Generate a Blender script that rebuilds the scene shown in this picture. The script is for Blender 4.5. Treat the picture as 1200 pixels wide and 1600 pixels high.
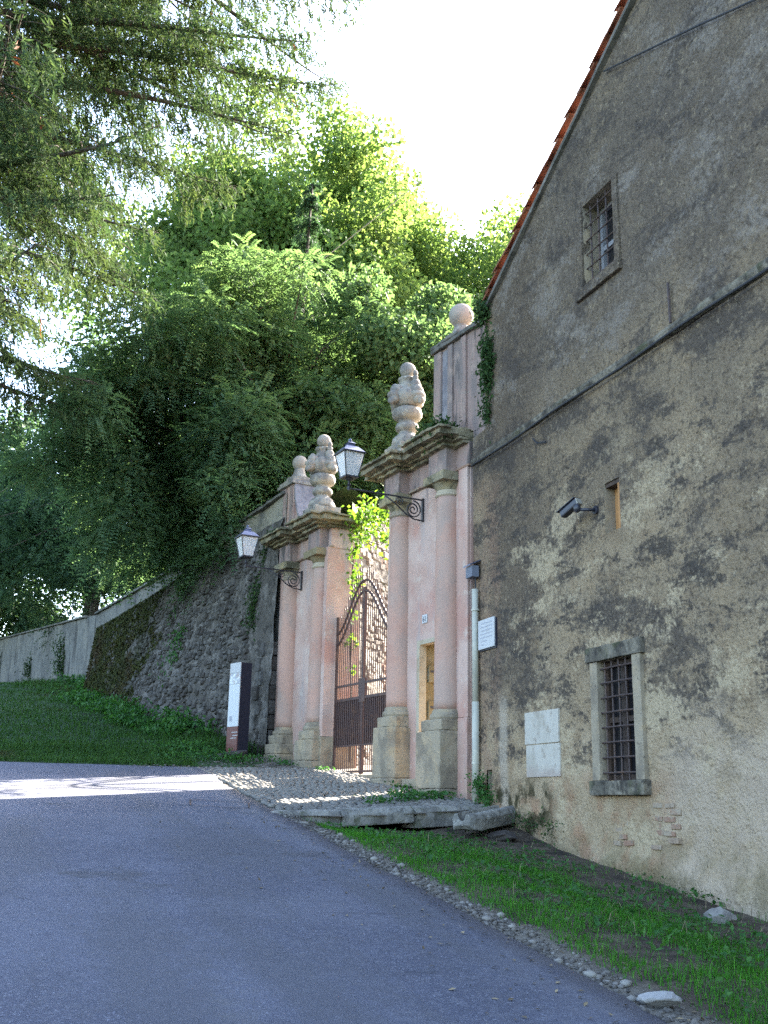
import bpy, bmesh, math, random
import numpy as np
from mathutils import Vector, Matrix, noise as mnoise

for o in list(bpy.data.objects): bpy.data.objects.remove(o)
scene = bpy.context.scene
COL = scene.collection
R = math.radians

# ------------------------------------------------------------------ camera, sky, sun, exposure
CAM_POS = Vector((-6.5, 0.0, 1.6))
a_, p_, r_ = R(19.4), R(14.95), R(1.1)
fwd = Vector((math.sin(a_)*math.cos(p_), math.cos(a_)*math.cos(p_), math.sin(p_)))
rt0 = Vector((math.cos(a_), -math.sin(a_), 0)); up0 = rt0.cross(fwd)
rt = math.cos(r_)*rt0 + math.sin(r_)*up0; up = math.cos(r_)*up0 - math.sin(r_)*rt0
cam_data = bpy.data.cameras.new('camera'); cam = bpy.data.objects.new('camera', cam_data); COL.objects.link(cam)
cam_data.sensor_fit = 'VERTICAL'; cam_data.sensor_height = 36; cam_data.sensor_width = 27
cam_data.lens = 1700/1600*36; cam_data.clip_start = .05; cam_data.clip_end = 2000
cam.matrix_world = Matrix(((rt.x, up.x, -fwd.x, CAM_POS.x), (rt.y, up.y, -fwd.y, CAM_POS.y), (rt.z, up.z, -fwd.z, CAM_POS.z), (0, 0, 0, 1)))
scene.camera = cam

SUN_AZ, SUN_EL = 62.0, 33.5          # azimuth clockwise from +Y
sd = Vector((math.sin(R(SUN_AZ))*math.cos(R(SUN_EL)), math.cos(R(SUN_AZ))*math.cos(R(SUN_EL)), math.sin(R(SUN_EL))))
world = bpy.data.worlds.new('World'); scene.world = world; world.use_nodes = True
wn = world.node_tree.nodes; wl = world.node_tree.links
sky = wn.new('ShaderNodeTexSky'); sky.sky_type = 'NISHITA'; sky.sun_disc = False
sky.sun_elevation = R(SUN_EL); sky.sun_rotation = R(SUN_AZ)
sky.altitude = 200; sky.air_density = 1.0; sky.dust_density = 2.5; sky.ozone_density = 1.2
bg = wn['Background']; bg.inputs['Strength'].default_value = 0.10
wl.new(sky.outputs['Color'], bg.inputs['Color'])
sun_d = bpy.data.lights.new('sun', 'SUN'); sun_d.energy = 5.0; sun_d.angle = R(.5); sun_d.color = (1, .93, .82)
sun = bpy.data.objects.new('sun', sun_d); COL.objects.link(sun)
sun.rotation_euler = sd.to_track_quat('Z', 'Y').to_euler(); sun.location = (30, 30, 40)
scene.view_settings.view_transform = 'Standard'; scene.view_settings.look = 'None'
scene.view_settings.exposure = 3.65; scene.view_settings.gamma = 1; scene.view_settings.use_curve_mapping = False
scene.render.engine = 'CYCLES'; scene.cycles.max_bounces = 9; scene.cycles.diffuse_bounces = 6
scene.cycles.transmission_bounces = 6; scene.cycles.transparent_max_bounces = 6; scene.cycles.use_denoising = False
scene.cycles.sample_clamp_indirect = 6

# ------------------------------------------------------------------ materials
def smask(nt, pos, spec):
    """one mask socket: noise and/or axis gradients, multiplied"""
    N, L = nt.nodes, nt.links
    out = None
    def mul(a, b):
        if a is None: return b
        m = N.new('ShaderNodeMath'); m.operation = 'MULTIPLY'; L.new(a, m.inputs[0]); L.new(b, m.inputs[1]); return m.outputs[0]
    def ramp(v, lo, hi):
        m = N.new('ShaderNodeMapRange'); m.interpolation_type = 'SMOOTHSTEP'
        m.inputs['From Min'].default_value = lo; m.inputs['From Max'].default_value = hi
        if lo > hi:
            m.inputs['From Min'].default_value = hi; m.inputs['From Max'].default_value = lo
            m.inputs['To Min'].default_value = 1; m.inputs['To Max'].default_value = 0
        L.new(v, m.inputs['Value']); return m.outputs['Result']
    def mapped(st, off, rot=(0, 0, 0)):
        m = N.new('ShaderNodeMapping'); m.vector_type = 'POINT'
        m.inputs['Scale'].default_value = st; m.inputs['Location'].default_value = off; m.inputs['Rotation'].default_value = rot
        L.new(pos, m.inputs['Vector']); return m.outputs['Vector']
    if 'n' in spec:
        sc, det, lo, hi = spec['n']
        t = N.new('ShaderNodeTexNoise'); t.inputs['Scale'].default_value = sc; t.inputs['Detail'].default_value = det
        t.inputs['Roughness'].default_value = spec.get('r', .6); t.inputs['Distortion'].default_value = spec.get('dist', 0)
        L.new(mapped(spec.get('st', (1, 1, 1)), spec.get('off', (0, 0, 0)), spec.get('rot', (0, 0, 0))), t.inputs['Vector'])
        val = t.outputs['Fac']
        if 'pt' in spec:            # fine break-up of the patch edge
            t2 = N.new('ShaderNodeTexNoise'); t2.inputs['Scale'].default_value = spec['pt'][0]; t2.inputs['Detail'].default_value = 5; t2.inputs['Roughness'].default_value = .7
            L.new(pos, t2.inputs['Vector'])
            m = N.new('ShaderNodeMath'); m.operation = 'MULTIPLY_ADD'; L.new(t2.outputs['Fac'], m.inputs[0]); m.inputs[1].default_value = spec['pt'][1]
            m2 = N.new('ShaderNodeMath'); m2.operation = 'SUBTRACT'; L.new(val, m2.inputs[0]); m2.inputs[1].default_value = spec['pt'][1]*.5
            L.new(m2.outputs[0], m.inputs[2]); val = m.outputs[0]
        out = ramp(val, lo, hi)
    if 'v' in spec:
        sc, lo, hi = spec['v']
        t = N.new('ShaderNodeTexVoronoi'); t.inputs['Scale'].default_value = sc
        if spec.get('edge'): t.feature = 'DISTANCE_TO_EDGE'
        L.new(mapped(spec.get('st', (1, 1, 1)), spec.get('off', (0, 0, 0))), t.inputs['Vector'])
        out = mul(out, ramp(t.outputs['Distance'], lo, hi))
    if 'ax' in spec:
        sep = N.new('ShaderNodeSeparateXYZ'); L.new(pos, sep.inputs[0])
        for i, (ax, lo, hi, amp, nsc) in enumerate(spec['ax']):
            v = sep.outputs['XYZ'.index(ax)]
            if amp:
                t = N.new('ShaderNodeTexNoise'); t.inputs['Scale'].default_value = nsc; t.inputs['Detail'].default_value = 6; t.inputs['Roughness'].default_value = .65
                L.new(mapped((1, 1, 1), (3.1*i+7, 2.2*i, 5)), t.inputs['Vector'])
                m = N.new('ShaderNodeMath'); m.operation = 'MULTIPLY_ADD'; L.new(t.outputs['Fac'], m.inputs[0]); m.inputs[1].default_value = amp
                m2 = N.new('ShaderNodeMath'); m2.operation = 'ADD'; m2.inputs[1].default_value = -amp*.5; L.new(v, m2.inputs[0])
                L.new(m2.outputs[0], m.inputs[2]); v = m.outputs[0]
            out = mul(out, ramp(v, lo, hi))
    if 'up' in spec:
        g = N.new('ShaderNodeNewGeometry'); s = N.new('ShaderNodeSeparateXYZ'); L.new(g.outputs['Normal'], s.inputs[0])
        out = mul(out, ramp(s.outputs['Z'], *spec['up']))
    if 'rnd' in spec:
        oi = N.new('ShaderNodeObjectInfo'); out = mul(out, ramp(oi.outputs['Random'], *spec['rnd']))
    if 'att' in spec:
        at = N.new('ShaderNodeAttribute'); at.attribute_name = 'rnd'; out = mul(out, ramp(at.outputs['Fac'], *spec['att']))
    k = spec.get('k', 1)
    if k != 1:
        m = N.new('ShaderNodeMath'); m.operation = 'MULTIPLY'; L.new(out, m.inputs[0]); m.inputs[1].default_value = k; out = m.outputs[0]
    return out

def mat(name, base, layers=(), rough=.9, bump=(), spec=.25, metal=0, trans=0, tcol=None, emit=None):
    m = bpy.data.materials.new(name); m.use_nodes = True
    nt = m.node_tree; N, L = nt.nodes, nt.links
    b = N['Principled BSDF']; b.inputs['Roughness'].default_value = rough; b.inputs['Metallic'].default_value = metal
    b.inputs['Specular IOR Level'].default_value = spec
    g = N.new('ShaderNodeNewGeometry'); pos = g.outputs['Position']
    col = N.new('ShaderNodeRGB'); col.outputs[0].default_value = (*base, 1); cur = col.outputs[0]
    for ly in layers:
        mx = N.new('ShaderNodeMix'); mx.data_type = 'RGBA'
        mx.inputs[7].default_value = (*ly['c'], 1)
        L.new(cur, mx.inputs[6]); L.new(smask(nt, pos, ly), mx.inputs[0]); cur = mx.outputs[2]
    L.new(cur, b.inputs['Base Color'])
    prev = None
    for (sc, det, st, dist) in bump:
        t = N.new('ShaderNodeTexNoise'); t.inputs['Scale'].default_value = sc; t.inputs['Detail'].default_value = det
        L.new(pos, t.inputs['Vector'])
        bp = N.new('ShaderNodeBump'); bp.inputs['Strength'].default_value = st; bp.inputs['Distance'].default_value = dist
        L.new(t.outputs['Fac'], bp.inputs['Height'])
        if prev: L.new(prev, bp.inputs['Normal'])
        prev = bp.outputs['Normal']
    if prev: L.new(prev, b.inputs['Normal'])
    if trans:
        tr = N.new('ShaderNodeBsdfTranslucent')
        mx = N.new('ShaderNodeMixShader'); mx.inputs[0].default_value = trans
        if tcol:
            mm = N.new('ShaderNodeMix'); mm.data_type = 'RGBA'; mm.blend_type = 'MULTIPLY'; mm.inputs[0].default_value = 1
            L.new(cur, mm.inputs[6]); mm.inputs[7].default_value = (*tcol, 1); L.new(mm.outputs[2], tr.inputs['Color'])
        else: L.new(cur, tr.inputs['Color'])
        L.new(b.outputs[0], mx.inputs[1]); L.new(tr.outputs[0], mx.inputs[2])
        L.new(mx.outputs[0], N['Material Output'].inputs['Surface'])
    return m

D = (1, 1, 1)
M = {}
M['asphalt'] = mat('asphalt', (0.0867, 0.0906, 0.119), [
    dict(c=(0.0651, 0.0678, 0.092), n=(.35, 7, .44, .58), pt=(8, .12)),
    dict(c=(0.118, 0.117, 0.139), n=(.22, 4, .52, .7), off=(9, 3, 0), k=.7),
    dict(c=(0.208, 0.214, 0.254), n=(62, 2, .58, .68), k=.75), dict(c=(0.114, 0.116, 0.139), n=(16, 4, .5, .66), off=(2, 8, 0), k=.6), dict(c=(0.059, 0.0616, 0.0821), n=(9, 6, .55, .68), off=(7, 1, 0), k=.5),
    dict(c=(0.0278, 0.029, 0.0402), n=(55, 2, .60, .72), off=(4, 4, 4), k=.75),
    dict(c=(0.0347, 0.0362, 0.0491), n=(1.6, 9, .66, .72), r=.75, off=(1, 7, 2), k=.7),
    dict(c=(0.113, 0.109, 0.117), n=(2.2, 6, .35, .6), ax=[('X', -3.75, -3.2, .5, 1.3)], k=.55),
    dict(c=(0.121, 0.118, 0.13), n=(.9, 6, .5, .62), st=(1, .12, 1), off=(3, 0, 0), ax=[('X', -4.3, -3.7, .6, .8)], k=.6),
    dict(c=(0.0472, 0.0486, 0.062), n=(1.1, 6, .58, .66), st=(.5, 3, 1), off=(8, 0, 0), ax=[('X', -4.4, -4.0, .5, .8)], k=.6),
    dict(c=(.070, .070, .079), n=(.5, 6, .50, .60), st=(1, .16, 1), off=(6, 2, 0), pt=(9, .15), k=.6),
    dict(c=(.118, .115, .118), n=(.45, 6, .54, .64), st=(1, .2, 1), off=(16, 5, 0), pt=(9, .15), k=.6),
    dict(c=(.045, .044, .046), n=(.9, 8, .60, .68), off=(1, 17, 2), pt=(6, .2), k=.55),
    ], rough=.85, bump=[(110, 2, .55, .012), (6, 5, .25, .02)], spec=.3)
M['soil'] = mat('soil', (.055, .040, .028), [
    dict(c=(.10, .08, .055), n=(6, 6, .45, .65)),
    dict(c=(.02, .016, .012), n=(3, 6, .5, .68), off=(3, 1, 0)),
    dict(c=(.16, .14, .11), n=(40, 3, .62, .72), k=.8),
    dict(c=(.15, .135, .11), n=(3, 4, .2, .4), ax=[('X', -2.7, -3.0, .35, 1.5)], k=.9),
    ], bump=[(30, 5, .8, .03)])
M['turf'] = mat('turf', (.026, .055, .016), [
    dict(c=(.055, .042, .028), n=(.5, 6, .56, .68)),
    dict(c=(.05, .085, .022), n=(1.3, 6, .5, .7), off=(2, 2, 0)),
    ], bump=[(25, 5, .8, .04)])
M['shoulder'] = mat('shoulder_gravel', (.15, .13, .105), [
    dict(c=(.09, .08, .065), n=(4, 6, .45, .6)),
    dict(c=(.25, .23, .2), n=(50, 2, .58, .68), k=.8),
    ], bump=[(50, 4, .8, .02)])
M['grass'] = mat('grass_blade', (0.036, 0.146, 0.0101), [
    dict(c=(0.063, 0.216, 0.013), att=(.45, 1)), dict(c=(0.126, 0.19, 0.0361), att=(.93, 1), k=.8)],
    rough=.7, trans=.35, tcol=(1.5, 1.5, .8))
M['bankgrass'] = mat('bank_grass_blade', (0.0255, 0.0723, 0.0119), [
    dict(c=(0.0467, 0.102, 0.0187), att=(.45, 1)), dict(c=(0.051, 0.0382, 0.0213), n=(.55, 5, .56, .66), k=.7)],
    rough=.7, trans=.3, tcol=(1.5, 1.4, .8))
M['weed'] = mat('weed_leaf', (.030, .095, .022), [dict(c=(.06, .15, .03), att=(.3, 1))], rough=.6, trans=.35, tcol=(1.4, 1.5, .8))
M['dryweed'] = mat('dry_stalk', (.22, .17, .10), [dict(c=(.10, .075, .045), att=(.2, .8))])
M['moss'] = mat('moss_plant', (.022, .050, .014), [dict(c=(.045, .085, .02), att=(.3, 1))], rough=.9, trans=.2)

# house render: cream plaster with grey lichen, darker and bluer higher up
M['plaster'] = mat('weathered_plaster', (0.293, 0.217, 0.134), [
    dict(c=(0.348, 0.267, 0.173), n=(1.6, 7, .42, .66), pt=(14, .25)),
    dict(c=(0.222, 0.154, 0.0915), n=(2.6, 8, .48, .68), off=(5, 0, 1), pt=(12, .25), k=.7),
    # grey weathering, growing with height
    dict(c=(0.151, 0.113, 0.075), n=(.8, 9, .30, .62), r=.7, pt=(20, .3), ax=[('Z', 1.9, 4.4, 1.9, .8)], k=.8),
    dict(c=(0.099, 0.078, 0.0581), ax=[('Z', 3.6, 8.4, 3.0, .5)], n=(.6, 9, .25, .62), r=.7, pt=(18, .35), k=.72),
    dict(c=(0.0788, 0.0656, 0.0566), ax=[('Z', 6.4, 7.4, .6, .5), ('Y', 14.2, 12.6, 1.2, .8)], n=(.5, 8, .28, .60), pt=(15, .4), k=.55),
    # dark uniform stain at the gate end
    dict(c=(0.106, 0.0797, 0.0566), ax=[('Y', 11.8, 12.9, 1.9, 1.1), ('Z', 2.5, 3.4, 1.5, 1.3), ('Y', 14.0, 13.7, .4, 2)], n=(2.2, 8, .15, .5), pt=(18, .35), k=.85),
    dict(c=(0.218, 0.133, 0.0902), ax=[('Y', 13.4, 13.65, .5, 2.0), ('Z', 6.6, 5.8, 1, 1)], n=(2.5, 8, .3, .6), pt=(12, .3), k=.55),
    # streaky black lichen, broken edges, and pale flaked patches
    dict(c=(0.0583, 0.0484, 0.0418), n=(.75, 10, .49, .60), r=.70, st=(1, .8, 1.6), rot=(.5, 0, 0), dist=.4, pt=(10, .34), ax=[('Z', 1.9, 3.2, 1.6, .8)], k=.80),
    dict(c=(0.054, 0.0453, 0.0388), n=(2.4, 10, .51, .60), r=.72, st=(1, .65, 1.7), rot=(.6, 0, 0), off=(2, 2, 8), dist=.3, pt=(17, .36), ax=[('Z', 1.6, 2.4, 1.0, 1.2), ('Z', 6.8, 5.4, .6, 1)], k=.88),
    dict(c=(0.373, 0.294, 0.189), n=(1.15, 9, .53, .62), r=.70, st=(1, .7, 1.35), rot=(.5, 0, 0), off=(12, 3, 1), pt=(14, .34), ax=[('Z', 6.2, 4.6, 1.2, .8), ('Y', 13.5, 12.9, .8, 1)], k=.9),
    dict(c=(0.2, 0.17, 0.141), n=(1.0, 9, .50, .63), r=.7, st=(1, .7, 1.3), rot=(.4, 0, 0), off=(2, 13, 1), pt=(14, .34), ax=[('Z', 6.4, 7.2, .6, .8)], k=.75),
    # grain: dark pits and pale grit everywhere
    dict(c=(0.0404, 0.0319, 0.0246), n=(15, 8, .50, .64), r=.78, ax=[('Z', 1.8, 3.6, 1.5, 1.2)], k=.60),
    dict(c=(0.0562, 0.0464, 0.0398), n=(34, 6, .56, .66), r=.75, st=(1, 1, 1.2), off=(4, 4, 2), ax=[('Z', 1.6, 3.4, 1.5, 1.2)], k=.5),
    dict(c=(0.303, 0.239, 0.157), n=(11, 8, .54, .68), r=.76, off=(8, 1, 0), ax=[('Z', 2.0, 3.2, 1, 1)], k=.66),
    dict(c=(0.364, 0.293, 0.199), n=(26, 4, .63, .74), off=(1, 5, 0), k=.55),
    # pale weathered strip under the rake
    dict(c=(0.237, 0.173, 0.109), n=(2.2, 7, .42, .6), ax=[('Y', 13.35, 13.85, .5, 1.6), ('Z', 6.8, 7.4, .5, 1)], pt=(14, .3), k=.75),
    # lower zone: exposed warm rubble and brick dust, damp green foot
    dict(c=(0.273, 0.15, 0.0881), n=(2.4, 8, .46, .64), off=(0, 3, 3), pt=(12, .3), ax=[('Z', 2.2, 1.5, .7, 1.5), ('Y', 9.2, 10, .8, 1)], k=.65),
    dict(c=(0.364, 0.287, 0.212), n=(1.1, 8, .38, .58), off=(6, 6, 0), pt=(10, .3), ax=[('Z', 2.8, 1.9, .9, 1.0), ('Y', 10.3, 9.3, .9, 1.2)], k=.75),
    dict(c=(0.343, 0.283, 0.214), ax=[('Y', 13.25, 13.36, .18, 3), ('Y', 13.62, 13.5, .2, 3), ('Z', 3.15, 2.8, .3, 2)], n=(4, 5, .2, .4), k=.75),
    dict(c=(0.106, 0.0842, 0.0344), n=(1.8, 8, .38, .62), off=(1, 1, 7), pt=(10, .3), ax=[('Z', 1.42, .95, .5, 2.5)], k=.6),
    dict(c=(0.0222, 0.0212, 0.00765), n=(3.2, 9, .42, .58), off=(1, 9, 1), pt=(14, .3), ax=[('Z', 2.0, 1.75, .5, 3), ('Y', 11.9, 12.4, .6, 3)], k=.92),
    ], rough=.95, bump=[(6, 9, .9, .06), (30, 7, 1.0, .03)], spec=.1)
M['stone'] = mat('grey_limestone', (0.275, 0.227, 0.161), [
    dict(c=(0.182, 0.15, 0.11), n=(2.5, 8, .42, .62)),
    dict(c=(0.348, 0.263, 0.161), n=(3.5, 7, .52, .68), off=(4, 0, 2), k=.7),
    dict(c=(0.0498, 0.041, 0.0305), n=(22, 5, .62, .7), k=.75),
    dict(c=(0.415, 0.352, 0.263), n=(26, 5, .63, .71), off=(7, 1, 1), k=.6),
    ], rough=.92, bump=[(14, 7, .6, .02), (60, 4, .5, .008)], spec=.15)
M['urnstone'] = mat('pale_carved_stone', (0.277, 0.247, 0.206), [
    dict(c=(0.165, 0.15, 0.135), n=(4, 8, .42, .6)),
    dict(c=(0.375, 0.345, 0.292), n=(9, 6, .55, .7), k=.7),
    dict(c=(0.06, 0.0562, 0.0488), n=(20, 6, .60, .7), off=(3, 0, 0), k=.7),
    dict(c=(0.3, 0.21, 0.128), n=(6, 6, .58, .7), off=(9, 0, 3), k=.6),
    ], rough=.92, bump=[(16, 7, .8, .03), (70, 4, .5, .008)], spec=.15)
M['ballstone'] = mat('buff_stone', (0.285, 0.248, 0.206), [
    dict(c=(0.214, 0.193, 0.168), n=(5, 7, .45, .65)), dict(c=(0.342, 0.322, 0.269), n=(30, 5, .55, .7), k=.5)],
    rough=.92, bump=[(40, 5, .5, .01)], spec=.15)
M['cornice'] = mat('mossy_stone', (0.221, 0.189, 0.126), [
    dict(c=(0.315, 0.252, 0.141), n=(3, 7, .48, .64)),
    dict(c=(0.0787, 0.0735, 0.0473), n=(3.3, 8, .48, .62), off=(5, 5, 0), k=.9),
    dict(c=(0.042, 0.0578, 0.0189), n=(4.5, 7, .48, .62), off=(0, 9, 0), up=(.0, .6), k=.9),
    dict(c=(0.441, 0.399, 0.315), n=(20, 5, .62, .7), k=.6),
    ], rough=.95, bump=[(12, 7, .9, .04), (50, 4, .5, .01)], spec=.1)
PL = [
    dict(c=(0.454, 0.329, 0.272), n=(.9, 6, .42, .62)),
    dict(c=(0.378, 0.204, 0.16), n=(1.5, 6, .50, .66), off=(3, 3, 1), k=.75),
    dict(c=(0.333, 0.272, 0.249), n=(3, 8, .52, .66), st=(1, 1, .25), off=(1, 1, 4), k=.7),
    dict(c=(0.498, 0.423, 0.347), n=(4, 7, .60, .68), off=(7, 2, 4), k=.5),
    dict(c=(0.167, 0.129, 0.125), n=(7, 7, .56, .66), st=(1, 1, .10), off=(8, 3, 0), ax=[('Z', 6.0, 6.6, .5, 2)], k=.7),
    dict(c=(0.347, 0.234, 0.167), n=(2, 7, .45, .6), ax=[('Z', 3.0, 2.5, .5, 2)], k=.6)]
M['pink'] = mat('faded_pink_render', (0.389, 0.253, 0.201), PL, rough=.93, bump=[(5, 7, .4, .02), (45, 5, .35, .006)], spec=.12)
M['pinkcol'] = mat('faded_pink_column', (0.404, 0.246, 0.186), [
    dict(c=(0.369, 0.256, 0.203), n=(1.2, 6, .42, .62)),
    dict(c=(0.369, 0.192, 0.139), n=(1.4, 6, .52, .66), off=(3, 3, 1), k=.7),
    dict(c=(0.285, 0.218, 0.182), n=(2.2, 8, .52, .66), st=(1, 1, .4), k=.6),
    dict(c=(0.213, 0.154, 0.133), n=(26, 5, .60, .70), k=.5)],
    rough=.93, bump=[(6, 7, .5, .02), (50, 5, .4, .006)], spec=.12)
M['pinkdirty'] = mat('stained_pink_render', (0.273, 0.192, 0.164), [
    dict(c=(0.186, 0.149, 0.136), n=(3.2, 8, .44, .6), st=(1, 1, .2)),
    dict(c=(0.335, 0.248, 0.205), n=(2.6, 7, .54, .66), off=(5, 0, 0), k=.8),
    dict(c=(0.0682, 0.062, 0.0589), n=(5, 8, .54, .64), st=(1, 1, .14), off=(2, 0, 6), k=.8),
    dict(c=(0.223, 0.205, 0.167), n=(12, 6, .58, .68), k=.6)], rough=.95, bump=[(9, 7, .6, .02), (45, 5, .4, .008)], spec=.1)
M['leadgrey'] = mat('grey_scroll_face', (0.21, 0.193, 0.199), [dict(c=(0.147, 0.136, 0.147), n=(6, 7, .45, .62)), dict(c=(0.315, 0.301, 0.294), n=(18, 5, .62, .7), k=.5)], rough=.9, bump=[(20, 6, .5, .012)])
M['ochre'] = mat('ochre_and_sun_bounce', (0.208, 0.17, 0.1), [dict(c=(0.168, 0.128, 0.065), n=(3, 7, .45, .62)), dict(c=(0.248, 0.225, 0.18), n=(5, 6, .55, .68), off=(3, 0, 0), k=.7)], bump=[(14, 6, .4, .01)])  # doorway yellow is bounced sunlight put into the colour
M['creamtrim'] = mat('cream_trim', (0.36, 0.306, 0.222), [dict(c=(0.288, 0.228, 0.15), n=(4, 7, .5, .65))], bump=[(16, 6, .4, .01)])
M['rubble'] = mat('rubble_mortar', (0.0875, 0.0784, 0.0686), [
    dict(c=(0.154, 0.14, 0.126), n=(2.6, 8, .45, .62)), dict(c=(0.042, 0.0385, 0.035), n=(7, 7, .5, .62), k=.8),
    dict(c=(0.028, 0.0315, 0.0105), n=(.9, 7, .38, .52), ax=[('Y', 28.6, 30.4, 1.6, .8)], k=.95)],
    rough=.97, bump=[(6, 8, 1, .06), (30, 6, .8, .02)], spec=.08)
M['rubblestone'] = mat('rubble_stone', (0.0861, 0.0788, 0.0737), [
    dict(c=(0.0585, 0.0508, 0.0458), rnd=(.1, .5)), dict(c=(0.122, 0.115, 0.107), rnd=(.7, .95), k=.8),
    dict(c=(0.0661, 0.0585, 0.0508), att=(.2, .6)), dict(c=(0.127, 0.12, 0.112), att=(.75, 1), k=.8),
    dict(c=(0.0356, 0.033, 0.028), n=(7, 7, .48, .62), k=.7),
    dict(c=(0.153, 0.148, 0.132), n=(22, 5, .62, .7), k=.5),
    dict(c=(0.0183, 0.0213, 0.00661), n=(.9, 7, .36, .50), ax=[('Y', 28.6, 30.2, 1.8, .8)], k=.95)],
    rough=.97, bump=[(12, 7, .9, .03), (50, 5, .6, .01)], spec=.08)
M['oldwall'] = mat('grey_lime_render', (0.15, 0.144, 0.128), [
    dict(c=(0.106, 0.102, 0.0926), n=(1.2, 8, .42, .62)), dict(c=(0.186, 0.173, 0.146), n=(.8, 7, .48, .64), off=(4, 4, 0), k=.8),
    dict(c=(0.0442, 0.042, 0.0398), n=(2, 8, .56, .66), st=(1, 1, .18), off=(1, 3, 0), k=.8),
    dict(c=(0.0577, 0.0551, 0.0509), n=(9, 7, .56, .66), k=.7), dict(c=(0.203, 0.194, 0.177), n=(14, 6, .58, .68), off=(3, 7, 0), k=.6), dict(c=(.30, .265, .205), n=(1.6, 8, .3, .55), pt=(9, .3), ax=[('Y', 27.0, 25.0, 1, 1), ('Z', 5.6, 6.6, .8, 1)], k=.85)],
    rough=.96, bump=[(5, 8, .8, .05), (30, 6, .6, .015)], spec=.1)
M['innerwall'] = mat('inner_rubble', (0.186, 0.167, 0.144), [
    dict(c=(0.121, 0.111, 0.0998), n=(3, 8, .45, .6)), dict(c=(0.209, 0.125, 0.0882), n=(2.2, 7, .58, .66), off=(2, 2, 0), k=.7),
    dict(c=(0.0464, 0.0464, 0.0325), n=(3.4, 8, .56, .66), off=(9, 2, 0), k=.8), dict(c=(0.255, 0.241, 0.218), n=(10, 6, .55, .66), k=.6)],
    rough=.96, bump=[(7, 8, 1, .06), (30, 6, .7, .02)], spec=.1)
M['ledge'] = mat('dark_ledge_stone', (.105, .092, .072), [
    dict(c=(.19, .165, .125), n=(4, 8, .48, .62)), dict(c=(.045, .040, .034), n=(6, 8, .46, .60), off=(3, 1, 0), k=.85), dict(c=(.06, .065, .03), n=(2.2, 7, .52, .64), off=(0, 4, 0), k=.6)], bump=[(18, 7, .9, .03), (60, 4, .5, .008)], spec=.1)
M['coping'] = mat('dark_coping', (0.133, 0.122, 0.105), [dict(c=(0.07, 0.0665, 0.056), n=(2, 8, .45, .62)), dict(c=(0.224, 0.21, 0.189), n=(9, 6, .58, .68), k=.6)], bump=[(16, 6, .6, .02)])
M['tile'] = mat('terracotta_tile', (0.285, 0.122, 0.0723), [
    dict(c=(0.211, 0.0864, 0.0553), rnd=(.2, .7)), dict(c=(0.322, 0.187, 0.119), rnd=(.75, 1), k=.7),
    dict(c=(0.124, 0.0864, 0.068), n=(9, 7, .52, .66), k=.6)], rough=.85, bump=[(30, 6, .4, .008)])
M['brick'] = mat('old_brick', (.24, .145, .10), [
    dict(c=(.26, .19, .135), rnd=(.3, .8)), dict(c=(.29, .24, .175), n=(6, 8, .44, .60), pt=(20, .3), k=.85), dict(c=(.12, .085, .065), n=(12, 6, .56, .68), k=.6)],
    rough=.95, bump=[(30, 6, .8, .012)], spec=.1)
M['iron'] = mat('rusty_iron', (.052, .034, .030), [dict(c=(.10, .055, .035), n=(9, 6, .5, .66), k=.7)], rough=.6, spec=.4, bump=[(60, 4, .3, .003)])
M['gateiron'] = mat('brown_gate_iron', (.060, .033, .028), [dict(c=(.10, .05, .032), n=(5, 6, .46, .64), k=.7)], rough=.6, spec=.3)
M['blackiron'] = mat('black_iron', (.022, .020, .024), [dict(c=(.05, .04, .04), n=(12, 5, .55, .7), k=.5)], rough=.5, spec=.5)
M['lampglass'] = mat('milky_glass', (0.78, 0.76, 0.74), rough=.35, spec=.5, trans=.5)
M['lamptin'] = mat('blue_grey_tin', (.10, .11, .17), rough=.35, metal=.5, spec=.5)
M['darkglass'] = mat('dark_window_glass', (.012, .012, .014), rough=.12, spec=.6)
M['woodframe'] = mat('grey_window_frame', (.24, .24, .25), rough=.7)
M['brownwood'] = mat('brown_shutter', (.035, .022, .016), [dict(c=(.06, .038, .026), n=(6, 6, .45, .6), st=(1, 1, .1))], rough=.7)
M['orangewood'] = mat('orange_board', (0.368, 0.188, 0.072), [dict(c=(0.272, 0.128, 0.048), n=(7, 6, .45, .62), st=(1, 1, .15))], rough=.75)
M['marble'] = mat('stained_marble', (.40, .365, .305), [dict(c=(.31, .275, .22), n=(2.2, 8, .44, .62), pt=(14, .25), k=.8), dict(c=(.24, .20, .155), n=(5, 8, .56, .68), pt=(20, .3), k=.7), dict(c=(.30, .225, .185), ax=[('Z', 2.12, 1.95, .25, 4)], k=.6), dict(c=(.45, .42, .37), n=(3, 6, .55, .68), off=(5, 2, 0), k=.6)], rough=.7, spec=.2, bump=[(24, 6, .4, .008)])
M['white'] = mat('white_enamel', (0.405, 0.399, 0.394), [dict(c=(0.31, 0.292, 0.281), n=(6, 6, .5, .7), k=.5)], rough=.5)
M['totemwhite'] = mat('white_panel', (0.488, 0.488, 0.488), rough=.45)
M['totemphoto'] = mat('printed_picture', (.34, .34, .36), [dict(c=(.60, .60, .58), n=(9, 4, .45, .6)), dict(c=(.30, .22, .19), n=(6, 4, .5, .6), off=(3, 0, 0), k=.7)], rough=.45)
M['totembrown'] = mat('maroon_panel', (.13, .050, .038), rough=.5)
M['totemdark'] = mat('dark_blue_steel', (.016, .016, .026), rough=.5)
M['ink'] = mat('dark_ink', (.05, .05, .06), rough=.7)
M['inkgrey'] = mat('faded_ink', (.30, .30, .33), rough=.7)
M['pvc'] = mat('pale_pvc', (0.393, 0.375, 0.303), [dict(c=(0.295, 0.281, 0.23), n=(4, 6, .5, .66), k=.6)], rough=.5, spec=.4)
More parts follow.
